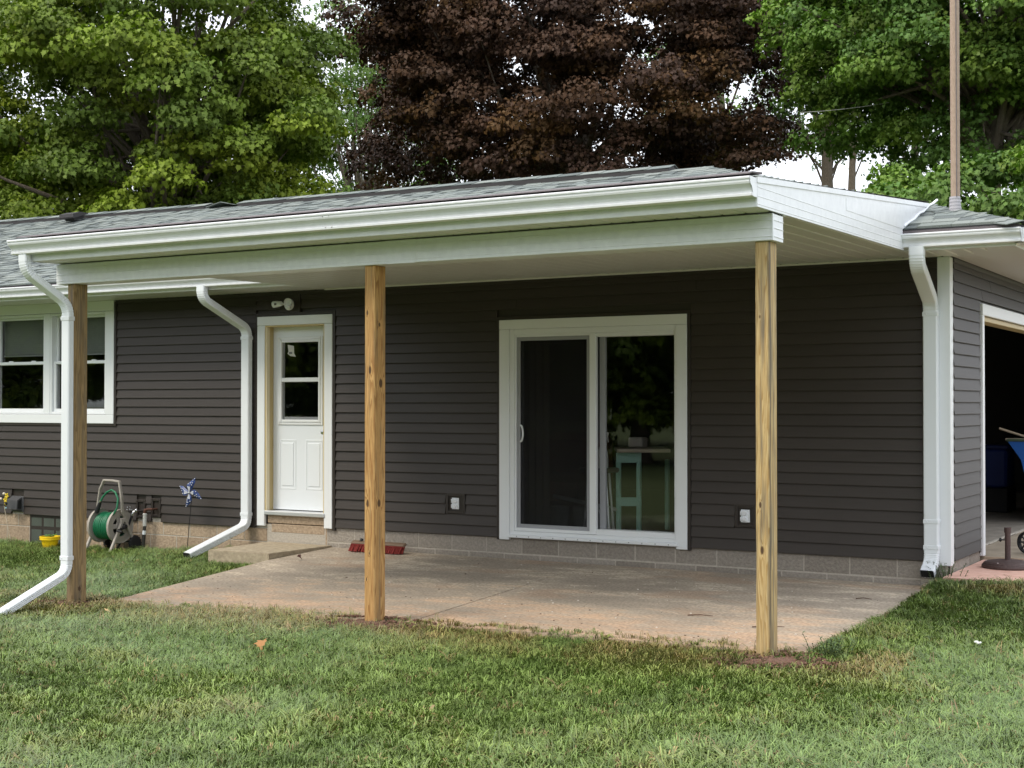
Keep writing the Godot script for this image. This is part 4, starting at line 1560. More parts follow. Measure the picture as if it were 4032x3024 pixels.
func hose_reel() -> void:
	var o := node("hose_reel", self, Vector3(-9.25, -0.375, 0.27))
	tag(o, "grey plastic hose reel cart wound with green hose by the wall", "hose reel")
	var g := mat(srgb(158, 151, 142), 0.55)
	var green := mat(srgb(24, 108, 72), 0.38)
	var hub := Vector3(0.0, 0.285, 0.0)
	# two spoked drum discs
	for s in 2:
		var x := 0.14 if s else -0.165
		var b := MB.new()
		var ringp := PackedVector2Array([Vector2(0.115, -0.008), Vector2(0.182, -0.008), Vector2(0.19, -0.016), Vector2(0.194, 0.0), Vector2(0.19, 0.016), Vector2(0.182, 0.008), Vector2(0.115, 0.008), Vector2(0.115, -0.008)])
		var X := Transform3D(Basis(Vector3.BACK, -PI / 2), hub + Vector3(x, 0, 0))
		b.lathe(ringp, 32, X)
		b.lathe(PackedVector2Array([Vector2(0.0, -0.012), Vector2(0.062, -0.012), Vector2(0.066, 0.0), Vector2(0.062, 0.014), Vector2(0.0, 0.016)]), 20, X)
		for k in 5:
			var a := TAU * k / 5.0 + 0.3
			var d := Vector3(0, cos(a), sin(a))
			b.box(hub + Vector3(x, 0, 0) + d * 0.09, Vector3(0.012, 0.07, 0.055), 0.003, Basis(Vector3(1, 0, 0), d, Vector3(1, 0, 0).cross(d)))
		put("drum_disc", b, g, o)
	var core := MB.new()
	core.lathe(PackedVector2Array([Vector2(0.1, -0.16), Vector2(0.1, 0.14)]), 20, Transform3D(Basis(Vector3.BACK, -PI / 2), hub))
	put("drum", core, M.rubber, o)
	# hose: two layers of coils, a loop over the handle and the nozzle
	var hp := PackedVector3Array()
	for i in 420:
		var t := i / 419.0
		var layer := int(t * 2.0)
		var u := fmod(t * 2.0, 1.0)
		var xx := lerpf(-0.142, 0.118, u if layer == 0 else 1.0 - u)
		var r := 0.122 if layer == 0 else 0.143
		r += 0.004 * sin(i * 0.7)
		var a := TAU * t * 21.0
		hp.append(hub + Vector3(xx, cos(a) * r, sin(a) * r))
	var b := MB.new()
	b.tube(hp, PackedFloat32Array([0.0115]), 8)
	b.tube(PackedVector3Array([Vector3(0.13, 0.4, 0.11), Vector3(0.19, 0.5, 0.09), Vector3(0.18, 0.6, 0.07), Vector3(0.13, 0.67, 0.06), Vector3(0.07, 0.695, 0.06), Vector3(0.0, 0.665, 0.07), Vector3(-0.05, 0.61, 0.08), Vector3(-0.075, 0.56, 0.09)]), PackedFloat32Array([0.0115]), 8)
	put("garden_hose", b, green, o)
	b = MB.new()
	b.tube(PackedVector3Array([Vector3(-0.075, 0.565, 0.09), Vector3(-0.085, 0.54, 0.09), Vector3(-0.1, 0.5, 0.095), Vector3(-0.12, 0.45, 0.1), Vector3(-0.125, 0.43, 0.1)]), PackedFloat32Array([0.014, 0.02, 0.024, 0.028, 0.02]), 10)
	put("spray_nozzle", b, M.black, o)
	b = MB.new()
	b.rod(Vector3(-0.074, 0.575, 0.09), Vector3(-0.084, 0.548, 0.09), 0.0175, 10)
	put("coupling", b, M.chrome, o)
	# frame: an inverted V each side, crossbar, and the folding handle bow
	for s in 2:
		var x := 0.185 if s else -0.205
		b = MB.new()
		for q in [[Vector3(x - 0.0, 0.36, 0.0), Vector3(x + 0.01, 0.0, 0.2)], [Vector3(x, 0.36, -0.03), Vector3(x + 0.01, 0.03, -0.2)]]:
			var dd: Vector3 = (q[1] - q[0])
			var up := dd.normalized()
			b.box((q[0] + q[1]) / 2, Vector3(0.03, dd.length(), 0.036), 0.005, Basis(Vector3.RIGHT, up, Vector3.RIGHT.cross(up)))
		b.box(Vector3(x, 0.355, -0.01), Vector3(0.032, 0.05, 0.1), 0.008)
		put("side_frame", b, g, o)
	b = MB.new()
	b.rod(Vector3(-0.2, 0.1, -0.15), Vector3(0.19, 0.1, -0.15), 0.012)
	put("cross_bar", b, M.black, o)
	b = MB.new()
	var bow := [Vector3(0.19, 0.34, -0.06), Vector3(0.2, 0.45, 0.02), Vector3(0.205, 0.62, 0.04), Vector3(0.17, 0.79, 0.04), Vector3(0.05, 0.8, 0.04), Vector3(-0.07, 0.8, 0.04), Vector3(-0.13, 0.7, 0.04), Vector3(-0.2, 0.45, 0.02), Vector3(-0.205, 0.34, -0.06)]
	for i in bow.size() - 1:
		var dd: Vector3 = bow[i + 1] - bow[i]
		var up := dd.normalized()
		var zz := Vector3(0, 0.1, 1)
		zz = (zz - up * zz.dot(up)).normalized()
		b.box((bow[i] + bow[i + 1]) / 2, Vector3(0.024, dd.length() + 0.012, 0.036), 0.005, Basis(up.cross(zz), up, zz))
	put("handle_bow", b, g, o)
	b = MB.new()
	b.rod(hub + Vector3(0.15, 0, 0), hub + Vector3(0.235, 0, 0), 0.026, 12)
	b.box(hub + Vector3(0.235, -0.02, 0.06), Vector3(0.014, 0.026, 0.15), 0.004, Basis(Vector3.RIGHT, 0.25))
	b.rod(hub + Vector3(0.235, -0.04, 0.13), hub + Vector3(0.31, -0.045, 0.13), 0.012, 10)
	put("crank", b, M.black, o)
	for x in [-0.2, 0.2]:
		b = MB.new()
		var X := Transform3D(Basis(Vector3.BACK, -PI / 2), Vector3(x, 0.085, -0.17))
		b.lathe(PackedVector2Array([Vector2(0.0, -0.016), Vector2(0.07, -0.018), Vector2(0.084, -0.014), Vector2(0.086, 0.0), Vector2(0.084, 0.014), Vector2(0.07, 0.018), Vector2(0.0, 0.016)]), 20, X)
		for k in 16:
			var a := TAU * k / 16
			b.box(Vector3(x, 0.085 + cos(a) * 0.086, -0.17 + sin(a) * 0.086), Vector3(0.034, 0.008, 0.012), 0.002, Basis(Vector3.RIGHT, a))
		put("wheel", b, M.rubber, o)


func pinwheel() -> void:
	var o := node("pinwheel", self, Vector3(-8.15, -0.34, 0.19))
	tag(o, "star-dotted blue and white pinwheel on a thin stake by the wall", "pinwheel")
	var b := MB.new()
	b.tube(PackedVector3Array([Vector3(-0.02, 0.0, 0), Vector3(0.01, 0.3, 0), Vector3(0.055, 0.66, 0)]), PackedFloat32Array([0.004]), 6)
	put("stake", b, M.black, o)
	var c := Vector3(0.055, 0.66, 0.02)
	b = MB.new()
	b.ball(c + Vector3(0, 0, 0.03), Vector3(0.012, 0.012, 0.01), 8)
	put("hub", b, M.alu, o)
	var blue := mat(srgb(40, 62, 118), 0.45)
	for k in 4:
		var X := Basis(Vector3.BACK, -(k * PI / 2 + 0.1))
		var out := [Vector3(0.0, 0.008, 0.012), Vector3(-0.036, 0.045, 0.03), Vector3(-0.042, 0.082, 0.028), Vector3(-0.012, 0.118, 0.012), Vector3(0.052, 0.172, 0.004), Vector3(0.056, 0.118, 0.006), Vector3(0.034, 0.07, 0.01), Vector3(0.016, 0.03, 0.012)]
		var f := MB.new()
		var mid := Vector3(0.004, 0.078, 0.034)
		for i in out.size():
			var p: Vector3 = c + X * (out[i] as Vector3)
			var q: Vector3 = c + X * (out[(i + 1) % out.size()] as Vector3)
			var m: Vector3 = c + X * mid
			var nn := (p - m).cross(q - m).normalized()
			if nn.z < 0:
				nn = -nn
			f.tri(m, p, q, nn)
			f.tri(m - nn * 0.0015, p - nn * 0.0015, q - nn * 0.0015, -nn)
		var bl := put("blade", f, blue, o)
		var s := MB.new()
		for t in [[-0.026, -0.016], [-0.008, 0.002], [0.009, 0.016]]:
			s.quad(c + X * Vector3(t[0] * 0.25, 0.018, 0.03), c + X * Vector3(t[1] * 0.25, 0.018, 0.03), c + X * Vector3(t[1], 0.068, 0.038), c + X * Vector3(t[0], 0.068, 0.038), Vector3(0, 0, 1))
		put("white_stripe", s, M.white, bl)
		var d := MB.new()
		for t in [[-0.022, 0.094, 0.03], [0.008, 0.108, 0.03], [0.03, 0.11, 0.022], [0.03, 0.138, 0.016], [0.046, 0.158, 0.01], [0.024, 0.086, 0.026]]:
			d.ball(c + X * Vector3(t[0], t[1], t[2]), Vector3(0.0062, 0.0062, 0.003), 6)
		put("white_star", d, M.white, bl)


func bee_stake() -> void:
	var o := node("garden_stake", self, Vector3(-11.05, -0.42, 0.16))
	tag(o, "garden stake topped by a yellow and black bee and flowers", "garden stake")
	var b := MB.new()
	b.tube(PackedVector3Array([Vector3(0.02, 0.0, 0), Vector3(-0.05, 0.22, 0), Vector3(-0.105, 0.42, 0), Vector3(-0.125, 0.5, 0)]), PackedFloat32Array([0.004]), 6)
	put("stake", b, mat(srgb(186, 174, 152), 0.6), o)
	var yellow := mat(srgb(226, 200, 52), 0.45)
	for q in [[Vector3(-0.085, 0.55, 0.01), 0.4], [Vector3(-0.06, 0.6, 0.012), 1.1]]:
		b = MB.new()
		for k in 5:
			var a: float = TAU * k / 5 + q[1]
			b.ball(q[0] + Vector3(cos(a), sin(a), 0.1) * 0.021, Vector3(0.018, 0.011, 0.006), 6, Basis(Vector3.BACK, a))
		put("yellow_flower", b, yellow, o)
	b = MB.new()
	b.ball(Vector3(-0.08, 0.5, 0.012), Vector3(0.028, 0.019, 0.02), 10, Basis(Vector3.BACK, 0.7))
	put("bee_body", b, M.black, o)
	b = MB.new()
	b.lathe(PackedVector2Array([Vector2(0.0195, -0.004), Vector2(0.02, 0.004)]), 12, Transform3D(Basis(Vector3.BACK, 0.7 - PI / 2), Vector3(-0.076, 0.503, 0.012)))
	put("bee_stripe", b, yellow, o)
	b = MB.new()
	b.ball(Vector3(-0.115, 0.625, 0.01), Vector3(0.026, 0.016, 0.008), 8, Basis(Vector3.BACK, 0.25))
	b.ball(Vector3(-0.17, 0.56, 0.01), Vector3(0.022, 0.018, 0.008), 8, Basis(Vector3.BACK, 0.5))
	put("wing", b, mat(srgb(232, 222, 206), 0.4), o)
	b = MB.new()
	b.ball(Vector3(-0.08, 0.455, 0.01), Vector3(0.018, 0.01, 0.006), 8, Basis(Vector3.BACK, 0.5))
	put("blue_leaf", b, mat(srgb(164, 208, 218), 0.4), o)


func flower_pot() -> void:
	var o := node("flower_pot", self, Vector3(-10.14, -0.415, 0.36))
	tag(o, "bright yellow plastic flower pot with small green seedlings", "flower pot")
	var b := MB.new()
	b.lathe(PackedVector2Array([Vector2(0.0, 0.0), Vector2(0.068, 0.0), Vector2(0.082, 0.06), Vector2(0.098, 0.125), Vector2(0.1, 0.128), Vector2(0.114, 0.13), Vector2(0.117, 0.134), Vector2(0.117, 0.15), Vector2(0.113, 0.154), Vector2(0.118, 0.157), Vector2(0.118, 0.17), Vector2(0.114, 0.173), Vector2(0.105, 0.172), Vector2(0.1, 0.15), Vector2(0.0, 0.148)]), 28)
	put("pot", b, mat(srgb(238, 200, 22), 0.35), o)
	b = MB.new()
	for k in 9:
		var a := TAU * k / 9
		b.ball(Vector3(cos(a) * 0.082, 0.04, sin(a) * 0.082), Vector3(0.004, 0.026, 0.004), 6, Basis(Vector3.UP, -a) * Basis(Vector3.BACK, -0.25))
	put("raised_ornament", b, mat(srgb(238, 200, 22), 0.35), o)
	b = MB.new()
	b.ball(Vector3(0, 0.152, 0), Vector3(0.1, 0.012, 0.1), 10)
	put("potting_soil", b, M.soil, o)
	b = MB.new()
	R.seed = 8
	for k in 26:
		var a := R.randf() * TAU
		var r := R.randf() * 0.075
		var p := Vector3(cos(a) * r, 0.172 + R.randf() * 0.02, sin(a) * r)
		b.ball(p, Vector3(0.022, 0.004, 0.013), 5, Basis(Vector3.UP, R.randf() * 6.0) * Basis(Vector3.BACK, R.randf_range(-0.6, 0.6)))
	put("seedlings", b, mat(srgb(96, 134, 60), 0.6), o)


func broom() -> void:
	var o := node("broom_head", self, Vector3(-5.62, -0.21, 0.16))
	tag(o, "red-bristled push broom head lying along the wall behind the middle post", "broom")
	var b := MB.new()
	b.box(Vector3(0, 0.088, -0.02), Vector3(0.66, 0.03, 0.06), 0.01, Basis(Vector3.RIGHT, 0.35))
	put("wooden_block", b, mat(srgb(112, 92, 74), 0.7), o)
	b = MB.new()
	R.seed = 15
	for i in 46:
		for j in 5:
			var p := Vector3(-0.315 + i * 0.014, 0.076, -0.035 + j * 0.013)
			var q := Vector3(p.x + R.randf_range(-0.016, 0.016), 0.006, p.z + 0.02 + j * 0.007 + R.randf_range(-0.012, 0.012))
			b.tube(PackedVector3Array([p, p.lerp(q, 0.5) + Vector3(0, 0, 0.004), q]), PackedFloat32Array([0.004, 0.0055, 0.0065]), 5)
	put("bristles", b, mat(srgb(128, 42, 36), 0.85), o)
	b = MB.new()
	b.rod(Vector3(-0.22, 0.1, -0.02), Vector3(-0.22, 0.125, -0.035), 0.018, 10)
	put("handle_socket", b, M.black, o)


func umbrella_base() -> void:
	var o := node("umbrella_base", self, Vector3(0.325, -0.09, -0.63))
	tag(o, "brown round umbrella base with paint-spotted foot and upright tube", "umbrella base")
	var brown := speckled(srgb(58, 44, 42), srgb(86, 68, 64), 0.6, 0.4, 0.03, 4, 91, 0.2)
	var b := MB.new()
	b.lathe(PackedVector2Array([Vector2(0.0, 0.0), Vector2(0.205, 0.0), Vector2(0.212, 0.012), Vector2(0.208, 0.028), Vector2(0.2, 0.032), Vector2(0.196, 0.042), Vector2(0.175, 0.054), Vector2(0.12, 0.064), Vector2(0.04, 0.07), Vector2(0.0, 0.07)]), 36)
	put("foot", b, brown, o)
	b = MB.new()
	b.rod(Vector3(0, 0.06, 0), Vector3(0, 0.33, 0), 0.0235, 16)
	put("tube", b, brown, o)
	b = MB.new()
	b.rod(Vector3(0, 0.295, 0), Vector3(0, 0.338, 0), 0.029, 16)
	put("collar", b, brown, o)
	b = MB.new()
	b.rod(Vector3(-0.02, 0.235, 0.01), Vector3(-0.05, 0.235, 0.02), 0.006, 8)
	b.ball(Vector3(-0.055, 0.235, 0.022), Vector3(0.012, 0.018, 0.018), 8)
	put("clamp_knob", b, M.black, o)
	b = MB.new()
	R.seed = 33
	for k in 26:
		var a := R.randf() * TAU
		var r := R.randf_range(0.07, 0.2)
		var y := 0.066 - 0.012 * pow(r / 0.12, 2.0) if r < 0.17 else 0.054 - (r - 0.175) * 0.6
		b.ball(Vector3(cos(a) * r, y, sin(a) * r), Vector3(R.randf_range(0.006, 0.014), 0.003, R.randf_range(0.005, 0.01)), 5, Basis(Vector3.UP, R.randf() * 3.0))
	put("paint_spot", b, mat(srgb(196, 186, 184), 0.7), o)


func cart_wheel() -> void:
	var o := node("cart", self, Vector3(0.3, -0.062, -1.6))
	tag(o, "low cart with black spoked wheels beside the garage doorway, cut by the picture edge", "cart")
	for s in [0.0, -0.5]:
		var b := MB.new()
		var X := Transform3D(Basis(Vector3.UP, -0.55) * Basis(Vector3.RIGHT, PI / 2), Vector3(0.0, 0.1, 0) + Basis(Vector3.UP, -0.55) * Vector3(0, 0, s))
		b.lathe(PackedVector2Array([Vector2(0.082, -0.02), Vector2(0.096, -0.018), Vector2(0.1, 0.0), Vector2(0.096, 0.018), Vector2(0.082, 0.02), Vector2(0.08, 0.0), Vector2(0.082, -0.02)]), 28, X)
		put("tyre", b, M.rubber, o)
		b = MB.new()
		b.lathe(PackedVector2Array([Vector2(0.0, -0.02), Vector2(0.024, -0.02), Vector2(0.024, 0.02), Vector2(0.0, 0.022)]), 14, X)
		for k in 8:
			var a := TAU * k / 8
			var d := X.basis * Vector3(cos(a), 0, sin(a))
			b.box(X.origin + d * 0.052, Vector3(0.016, 0.062, 0.01), 0.003, Basis(d.cross(X.basis.y), d, X.basis.y))
		put("rim", b, mat(srgb(58, 58, 60), 0.5), o)
	var b2 := MB.new()
	var D := Basis(Vector3.UP, -0.55)
	b2.rod(Vector3(0, 0.1, 0), Vector3(0, 0.1, 0) + D * Vector3(0, 0, -0.5), 0.012)
	put("axle", b2, M.black, o)
	b2 = MB.new()
	b2.box(Vector3(0, 0.2, 0) + D * Vector3(0.42, 0.0, -0.25), Vector3(0.62, 0.05, 0.4), 0.01, D)
	b2.rod(Vector3(0, 0.1, 0) + D * Vector3(0, 0, -0.08), Vector3(0, 0.2, 0) + D * Vector3(0.14, 0, -0.08), 0.012)
	b2.rod(Vector3(0, 0.1, 0) + D * Vector3(0, 0, -0.42), Vector3(0, 0.2, 0) + D * Vector3(0.14, 0, -0.42), 0.012)
	b2.rod(Vector3(0, 0.2, 0) + D * Vector3(0.7, 0, -0.25), Vector3(0, -0.0, 0) + D * Vector3(0.72, 0, -0.25), 0.014)
	put("bed", b2, M.black, o)


func wheelbarrow() -> void:
	var o := node("wheelbarrow", self, Vector3(-0.4, -0.052, -4.9))
	tag(o, "blue tub wheelbarrow with pale handle sticks standing inside the dark garage", "wheelbarrow")
	var blue := mat(srgb(38, 92, 170), 0.4)
	var b := MB.new()
	b.prism(PackedVector2Array([Vector2(-0.06, 0.92), Vector2(0.62, 0.92), Vector2(0.45, 0.45), Vector2(0.14, 0.45), Vector2(0.08, 0.72)]), Vector3(0, 0, -0.22), Vector3.RIGHT, Vector3.UP, Vector3(0, 0, 0.44))
	put("tub", b, blue, o)
	b = MB.new()
	b.bb(-0.08, 0.64, 0.92, 0.95, -0.24, 0.24, 0.012)
	put("rim", b, mat(srgb(70, 84, 66), 0.6), o)
	for s in [-1.0, 1.0]:
		b = MB.new()
		b.rod(Vector3(-0.16 + 0.06 * s, 1.0 - 0.06 * s, 0.12 * s), Vector3(0.14, 0.94, 0.16 * s), 0.014)
		put("handle", b, mat(srgb(176, 158, 136), 0.7), o)
		b = MB.new()
		b.rod(Vector3(0.22, 0.46, 0.16 * s), Vector3(0.24, 0.0, 0.2 * s), 0.014)
		put("leg", b, M.black, o)
	b = MB.new()
	b.lathe(PackedVector2Array([Vector2(0.0, -0.03), Vector2(0.13, -0.04), Vector2(0.17, -0.03), Vector2(0.18, 0.0), Vector2(0.17, 0.03), Vector2(0.13, 0.04), Vector2(0.0, 0.03)]), 22, Transform3D(Basis(Vector3.RIGHT, PI / 2), Vector3(0.55, 0.18, 0)))
	b.rod(Vector3(0.55, 0.18, 0.05), Vector3(0.4, 0.46, 0.1), 0.012)
	b.rod(Vector3(0.55, 0.18, -0.05), Vector3(0.4, 0.46, -0.1), 0.012)
	put("wheel", b, M.rubber, o)
	# storage tote against the far wall
	var t := node("storage_tote", self, Vector3(-1.15, -0.052, -6.6))
	tag(t, "dark blue storage tote deep in the garage behind the wheelbarrow", "tote")
	b = MB.new()
	b.bb(-0.35, 0.35, 0.3, 0.78, -0.25, 0.25, 0.03)
	put("bin", b, mat(srgb(30, 48, 108), 0.5), t)
	b = MB.new()
	b.bb(-0.37, 0.37, 0.78, 0.83, -0.27, 0.27, 0.015)
	put("lid", b, mat(srgb(24, 36, 84), 0.5), t)
	b = MB.new()
	b.bb(-0.36, 0.36, 0.0, 0.3, -0.26, 0.26, 0.01)
	put("crate", b, M.black, t)


func mast() -> void:
	var o := node("mast", self, Vector3(0.075, 2.8, 0.1))
	tag(o, "tall tan mast pole through the roof corner with grey sealed boot", "mast")
	var m := speckled(srgb(136, 116, 100), srgb(184, 164, 146), 0.8, 0.5, 0.03, 4, 92, 0.2, Vector3(6, 0.6, 6))
	var b := MB.new()
	b.rod(Vector3(0, -0.1, 0), Vector3(0, 4.0, 0), 0.0365, 20)
	put("pole", b, m, o)
	b = MB.new()
	b.rod(Vector3(0.018, 0.15, 0.0335), Vector3(0.018, 4.0, 0.0335), 0.004, 6)
	put("seam", b, M.strip, o)
	b = MB.new()
	var prof := PackedVector2Array()
	for i in 15:
		var t := i / 14.0
		prof.append(Vector2(0.052 - 0.011 * t + 0.0025 * (i % 2) + 0.025 * pow(1.0 - t, 6.0), -0.03 + 0.19 * t))
	b.lathe(prof, 18, Transform3D(Basis(Vector3.BACK, 0.03), Vector3.ZERO))
	put("sealed_boot", b, speckled(srgb(140, 138, 142), srgb(180, 178, 184), 0.5, 0.2, 0.05, 3, 93, 0.3), o)
	var w := node("overhead_wire")
	tag(w, "thin pale wire among the green leaves right of the purple maple", "wire")
	b = MB.new()
	var pts := PackedVector3Array()
	for i in 15:
		var t := i / 14.0
		pts.append(Vector3(lerpf(-7.15, -5.5, t), lerpf(7.53, 7.74, t) - 0.03 * 4.0 * t * (1.0 - t), lerpf(-17.25, -18.2, t)))
	b.tube(pts, PackedFloat32Array([0.007]), 5)
	put("strand", b, mat(srgb(180, 180, 176), 0.5), w)


func stone() -> void:
	var b := MB.new()
	var k := 10
	b.ball(Vector3.ZERO, Vector3(0.052, 0.036, 0.042), k, Basis(Vector3.UP, 0.4) * Basis(Vector3.BACK, 0.2))
	for i in b.v.size():
		b.v[i] *= 1.0 + 0.22 * noise.get_noise_3d(b.v[i].x * 900.0, b.v[i].y * 900.0, b.v[i].z * 900.0)
	var o := put("stone", b, M.concrete_step)
	o.position = Vector3(-0.15, -0.2, 0.17)
	tag(o, "small tan rounded stone on the slab corner beneath the ribbed downspout", "stone")


func leaf_shape(s: float, bend: float) -> MB:
	var b := MB.new()
	var half := [Vector2(0, 0), Vector2(0.2, -0.06), Vector2(0.42, -0.02), Vector2(0.3, 0.14), Vector2(0.55, 0.34), Vector2(0.34, 0.38), Vector2(0.3, 0.6), Vector2(0.14, 0.56), Vector2(0, 1.0)]
	var pts := []
	for p in half:
		pts.append(p)
	for i in range(half.size() - 2, 0, -1):
		pts.append(Vector2(-half[i].x, half[i].y))
	var at := func(p: Vector2) -> Vector3: return Vector3(p.x, 0.35 * absf(p.x) * bend - bend * 0.5 * (p.y - 0.35) * (p.y - 0.35), p.y - 0.4) * s
	for i in pts.size():
		b.tri(at.call(Vector2(0, 0.35)), at.call(pts[i]), at.call(pts[(i + 1) % pts.size()]), Vector3.UP)
	return b


func leaves_and_scraps() -> void:
	var o := put("fallen_leaf", leaf_shape(0.09, 1.1), mat(srgb(160, 116, 72), 0.85))
	o.position = Vector3(-3.15, -0.235, 4.8)
	o.rotation = Vector3(0.75, 0.5, 0.35)
	tag(o, "curled orange-brown maple leaf lying upright in the front lawn", "leaf")
	o = put("fallen_leaf", leaf_shape(0.06, 1.6), mat(srgb(66, 36, 30), 0.8))
	o.position = Vector3(-6.02, -0.205, 0.9)
	o.rotation = Vector3(0.3, 1.8, 0.4)
	tag(o, "small curled dark leaf on the concrete just past the step slab", "leaf")
	o = put("fallen_leaf", leaf_shape(0.07, 0.5), mat(srgb(222, 190, 140), 0.75))
	o.position = Vector3(-5.35, -0.29, 4.0)
	o.rotation = Vector3(0.5, 2.6, 0.2)
	tag(o, "pale tan small leaf in the grass near the grey-brown post", "leaf")
	var b := MB.new()
	R.seed = 44
	for k in 7:
		b.ball(Vector3(R.randf_range(-0.018, 0.018), R.randf_range(0.0, 0.01), R.randf_range(-0.01, 0.01)), Vector3(0.01, 0.006, 0.009), 6, Basis(Vector3.UP, R.randf() * 3.0))
	o = put("paper_scrap", b, mat(srgb(226, 228, 226), 0.8))
	o.position = Vector3(0.83, -0.17, 2.85)
	tag(o, "crumpled white paper scrap in the lawn at right", "paper scrap")
	for q in [[Vector3(-0.6, -0.225, 2.6), 0.5, 0.11, "short brown twig on the concrete right of the yellow-tan post"], [Vector3(-1.2, -0.22, 2.35), 0.25, 0.09, "thin dark twig on the concrete left of the yellow-tan post"], [Vector3(-0.42, -0.215, 1.0), 0.1, 0.06, "tiny dark twig on the slab below the ribbed downspout"]]:
		b = MB.new()
		b.tube(PackedVector3Array([Vector3(-q[2], 0.004, 0), Vector3(0, 0.012, 0.01), Vector3(q[2], 0.004, -0.008)]), PackedFloat32Array([0.004, 0.0035, 0.002]), 5)
		o = put("twig", b, mat(srgb(88, 66, 52), 0.9))
		o.position = q[0]
		o.position.y = slab_y(q[0].x, q[0].z)
		o.rotation.y = q[1]
		tag(o, q[3], "twig", "twigs on the patio")
	# crumbs of soil and bark strewn on the concrete
	b = MB.new()
	R.seed = 46
	for k in 110:
		var x := R.randf_range(-6.1, -0.2)
		var z := 3.4 * pow(R.randf(), 0.6)
		var s := R.randf_range(0.002, 0.006)
		b.ball(Vector3(x, slab_y(x, z) + s * 0.4, z), Vector3(s * R.randf_range(1.0, 2.4), s * 0.6, s), 4, Basis(Vector3.UP, R.randf() * 3.0))
	kind(put("debris", b, mat(srgb(84, 62, 48), 0.95)), "stuff")
	b = MB.new()
	for k in 70:
		var x := R.randf_range(-4.5, -0.2)
		var z := 3.4 * pow(R.randf(), 0.7)
		var s := R.randf_range(0.003, 0.007)
		b.ball(Vector3(x, slab_y(x, z) + s * 0.4, z), Vector3(s * 1.5, s * 0.7, s), 4, Basis(Vector3.UP, R.randf() * 3.0))
	kind(put("debris", b, mat(srgb(214, 206, 194), 0.9)), "stuff")


func weeds() -> void:
	R.seed = 52
	var spots := [[Vector3(0.0, 0, 0.16), 0.13, 26, "tall feathery weeds growing at the foot of the white corner board"], [Vector3(0.08, 0, 3.45), 0.12, 26, "dark low weed clump beside the yellow-tan post at the lawn edge"]]
	for q in spots:
		var b := MB.new()
		b.tinted = true
		for k in q[2]:
			var a := R.randf() * TAU
			var r := R.randf() * 0.1
			var p := Vector3(cos(a) * r * 1.5, 0, sin(a) * r * 0.8)
			var h: float = q[1] * R.randf_range(0.5, 1.1)
			var tip := p + Vector3(cos(a) * h * 0.45, h, sin(a) * h * 0.35)
			b.tint = Color(0.07, 0.1, 0.035)
			b.tube(PackedVector3Array([p, p.lerp(tip, 0.5) + Vector3(0, h * 0.1, 0), tip]), PackedFloat32Array([0.003, 0.0025, 0.0015]), 5)
			for j in 7:
				var t := 0.25 + 0.75 * j / 6.0
				var c := p.lerp(tip, t) + Vector3(0, h * 0.1 * sin(PI * t), 0)
				var g := R.randf_range(0.7, 1.3)
				b.tint = Color(0.075 * g, 0.125 * g, 0.045 * g)
				var la := R.randf() * TAU
				var d := Vector3(cos(la), 0.4, sin(la)).normalized()
				var s := Vector3(-d.z, 0, d.x).normalized() * 0.006
				var e := c + d * 0.03
				b.tri(c, c.lerp(e, 0.5) + s, e, Vector3.UP)
				b.tri(c, c.lerp(e, 0.5) - s, e, Vector3.UP)
		var m := mat(Color.WHITE, 0.7)
		m.vertex_color_use_as_albedo = true
		var o := put("weed", b, m)
		o.position = q[0]
		o.position.y = ground_y(q[0].x, q[0].z)
		tag(o, q[3], "weed")


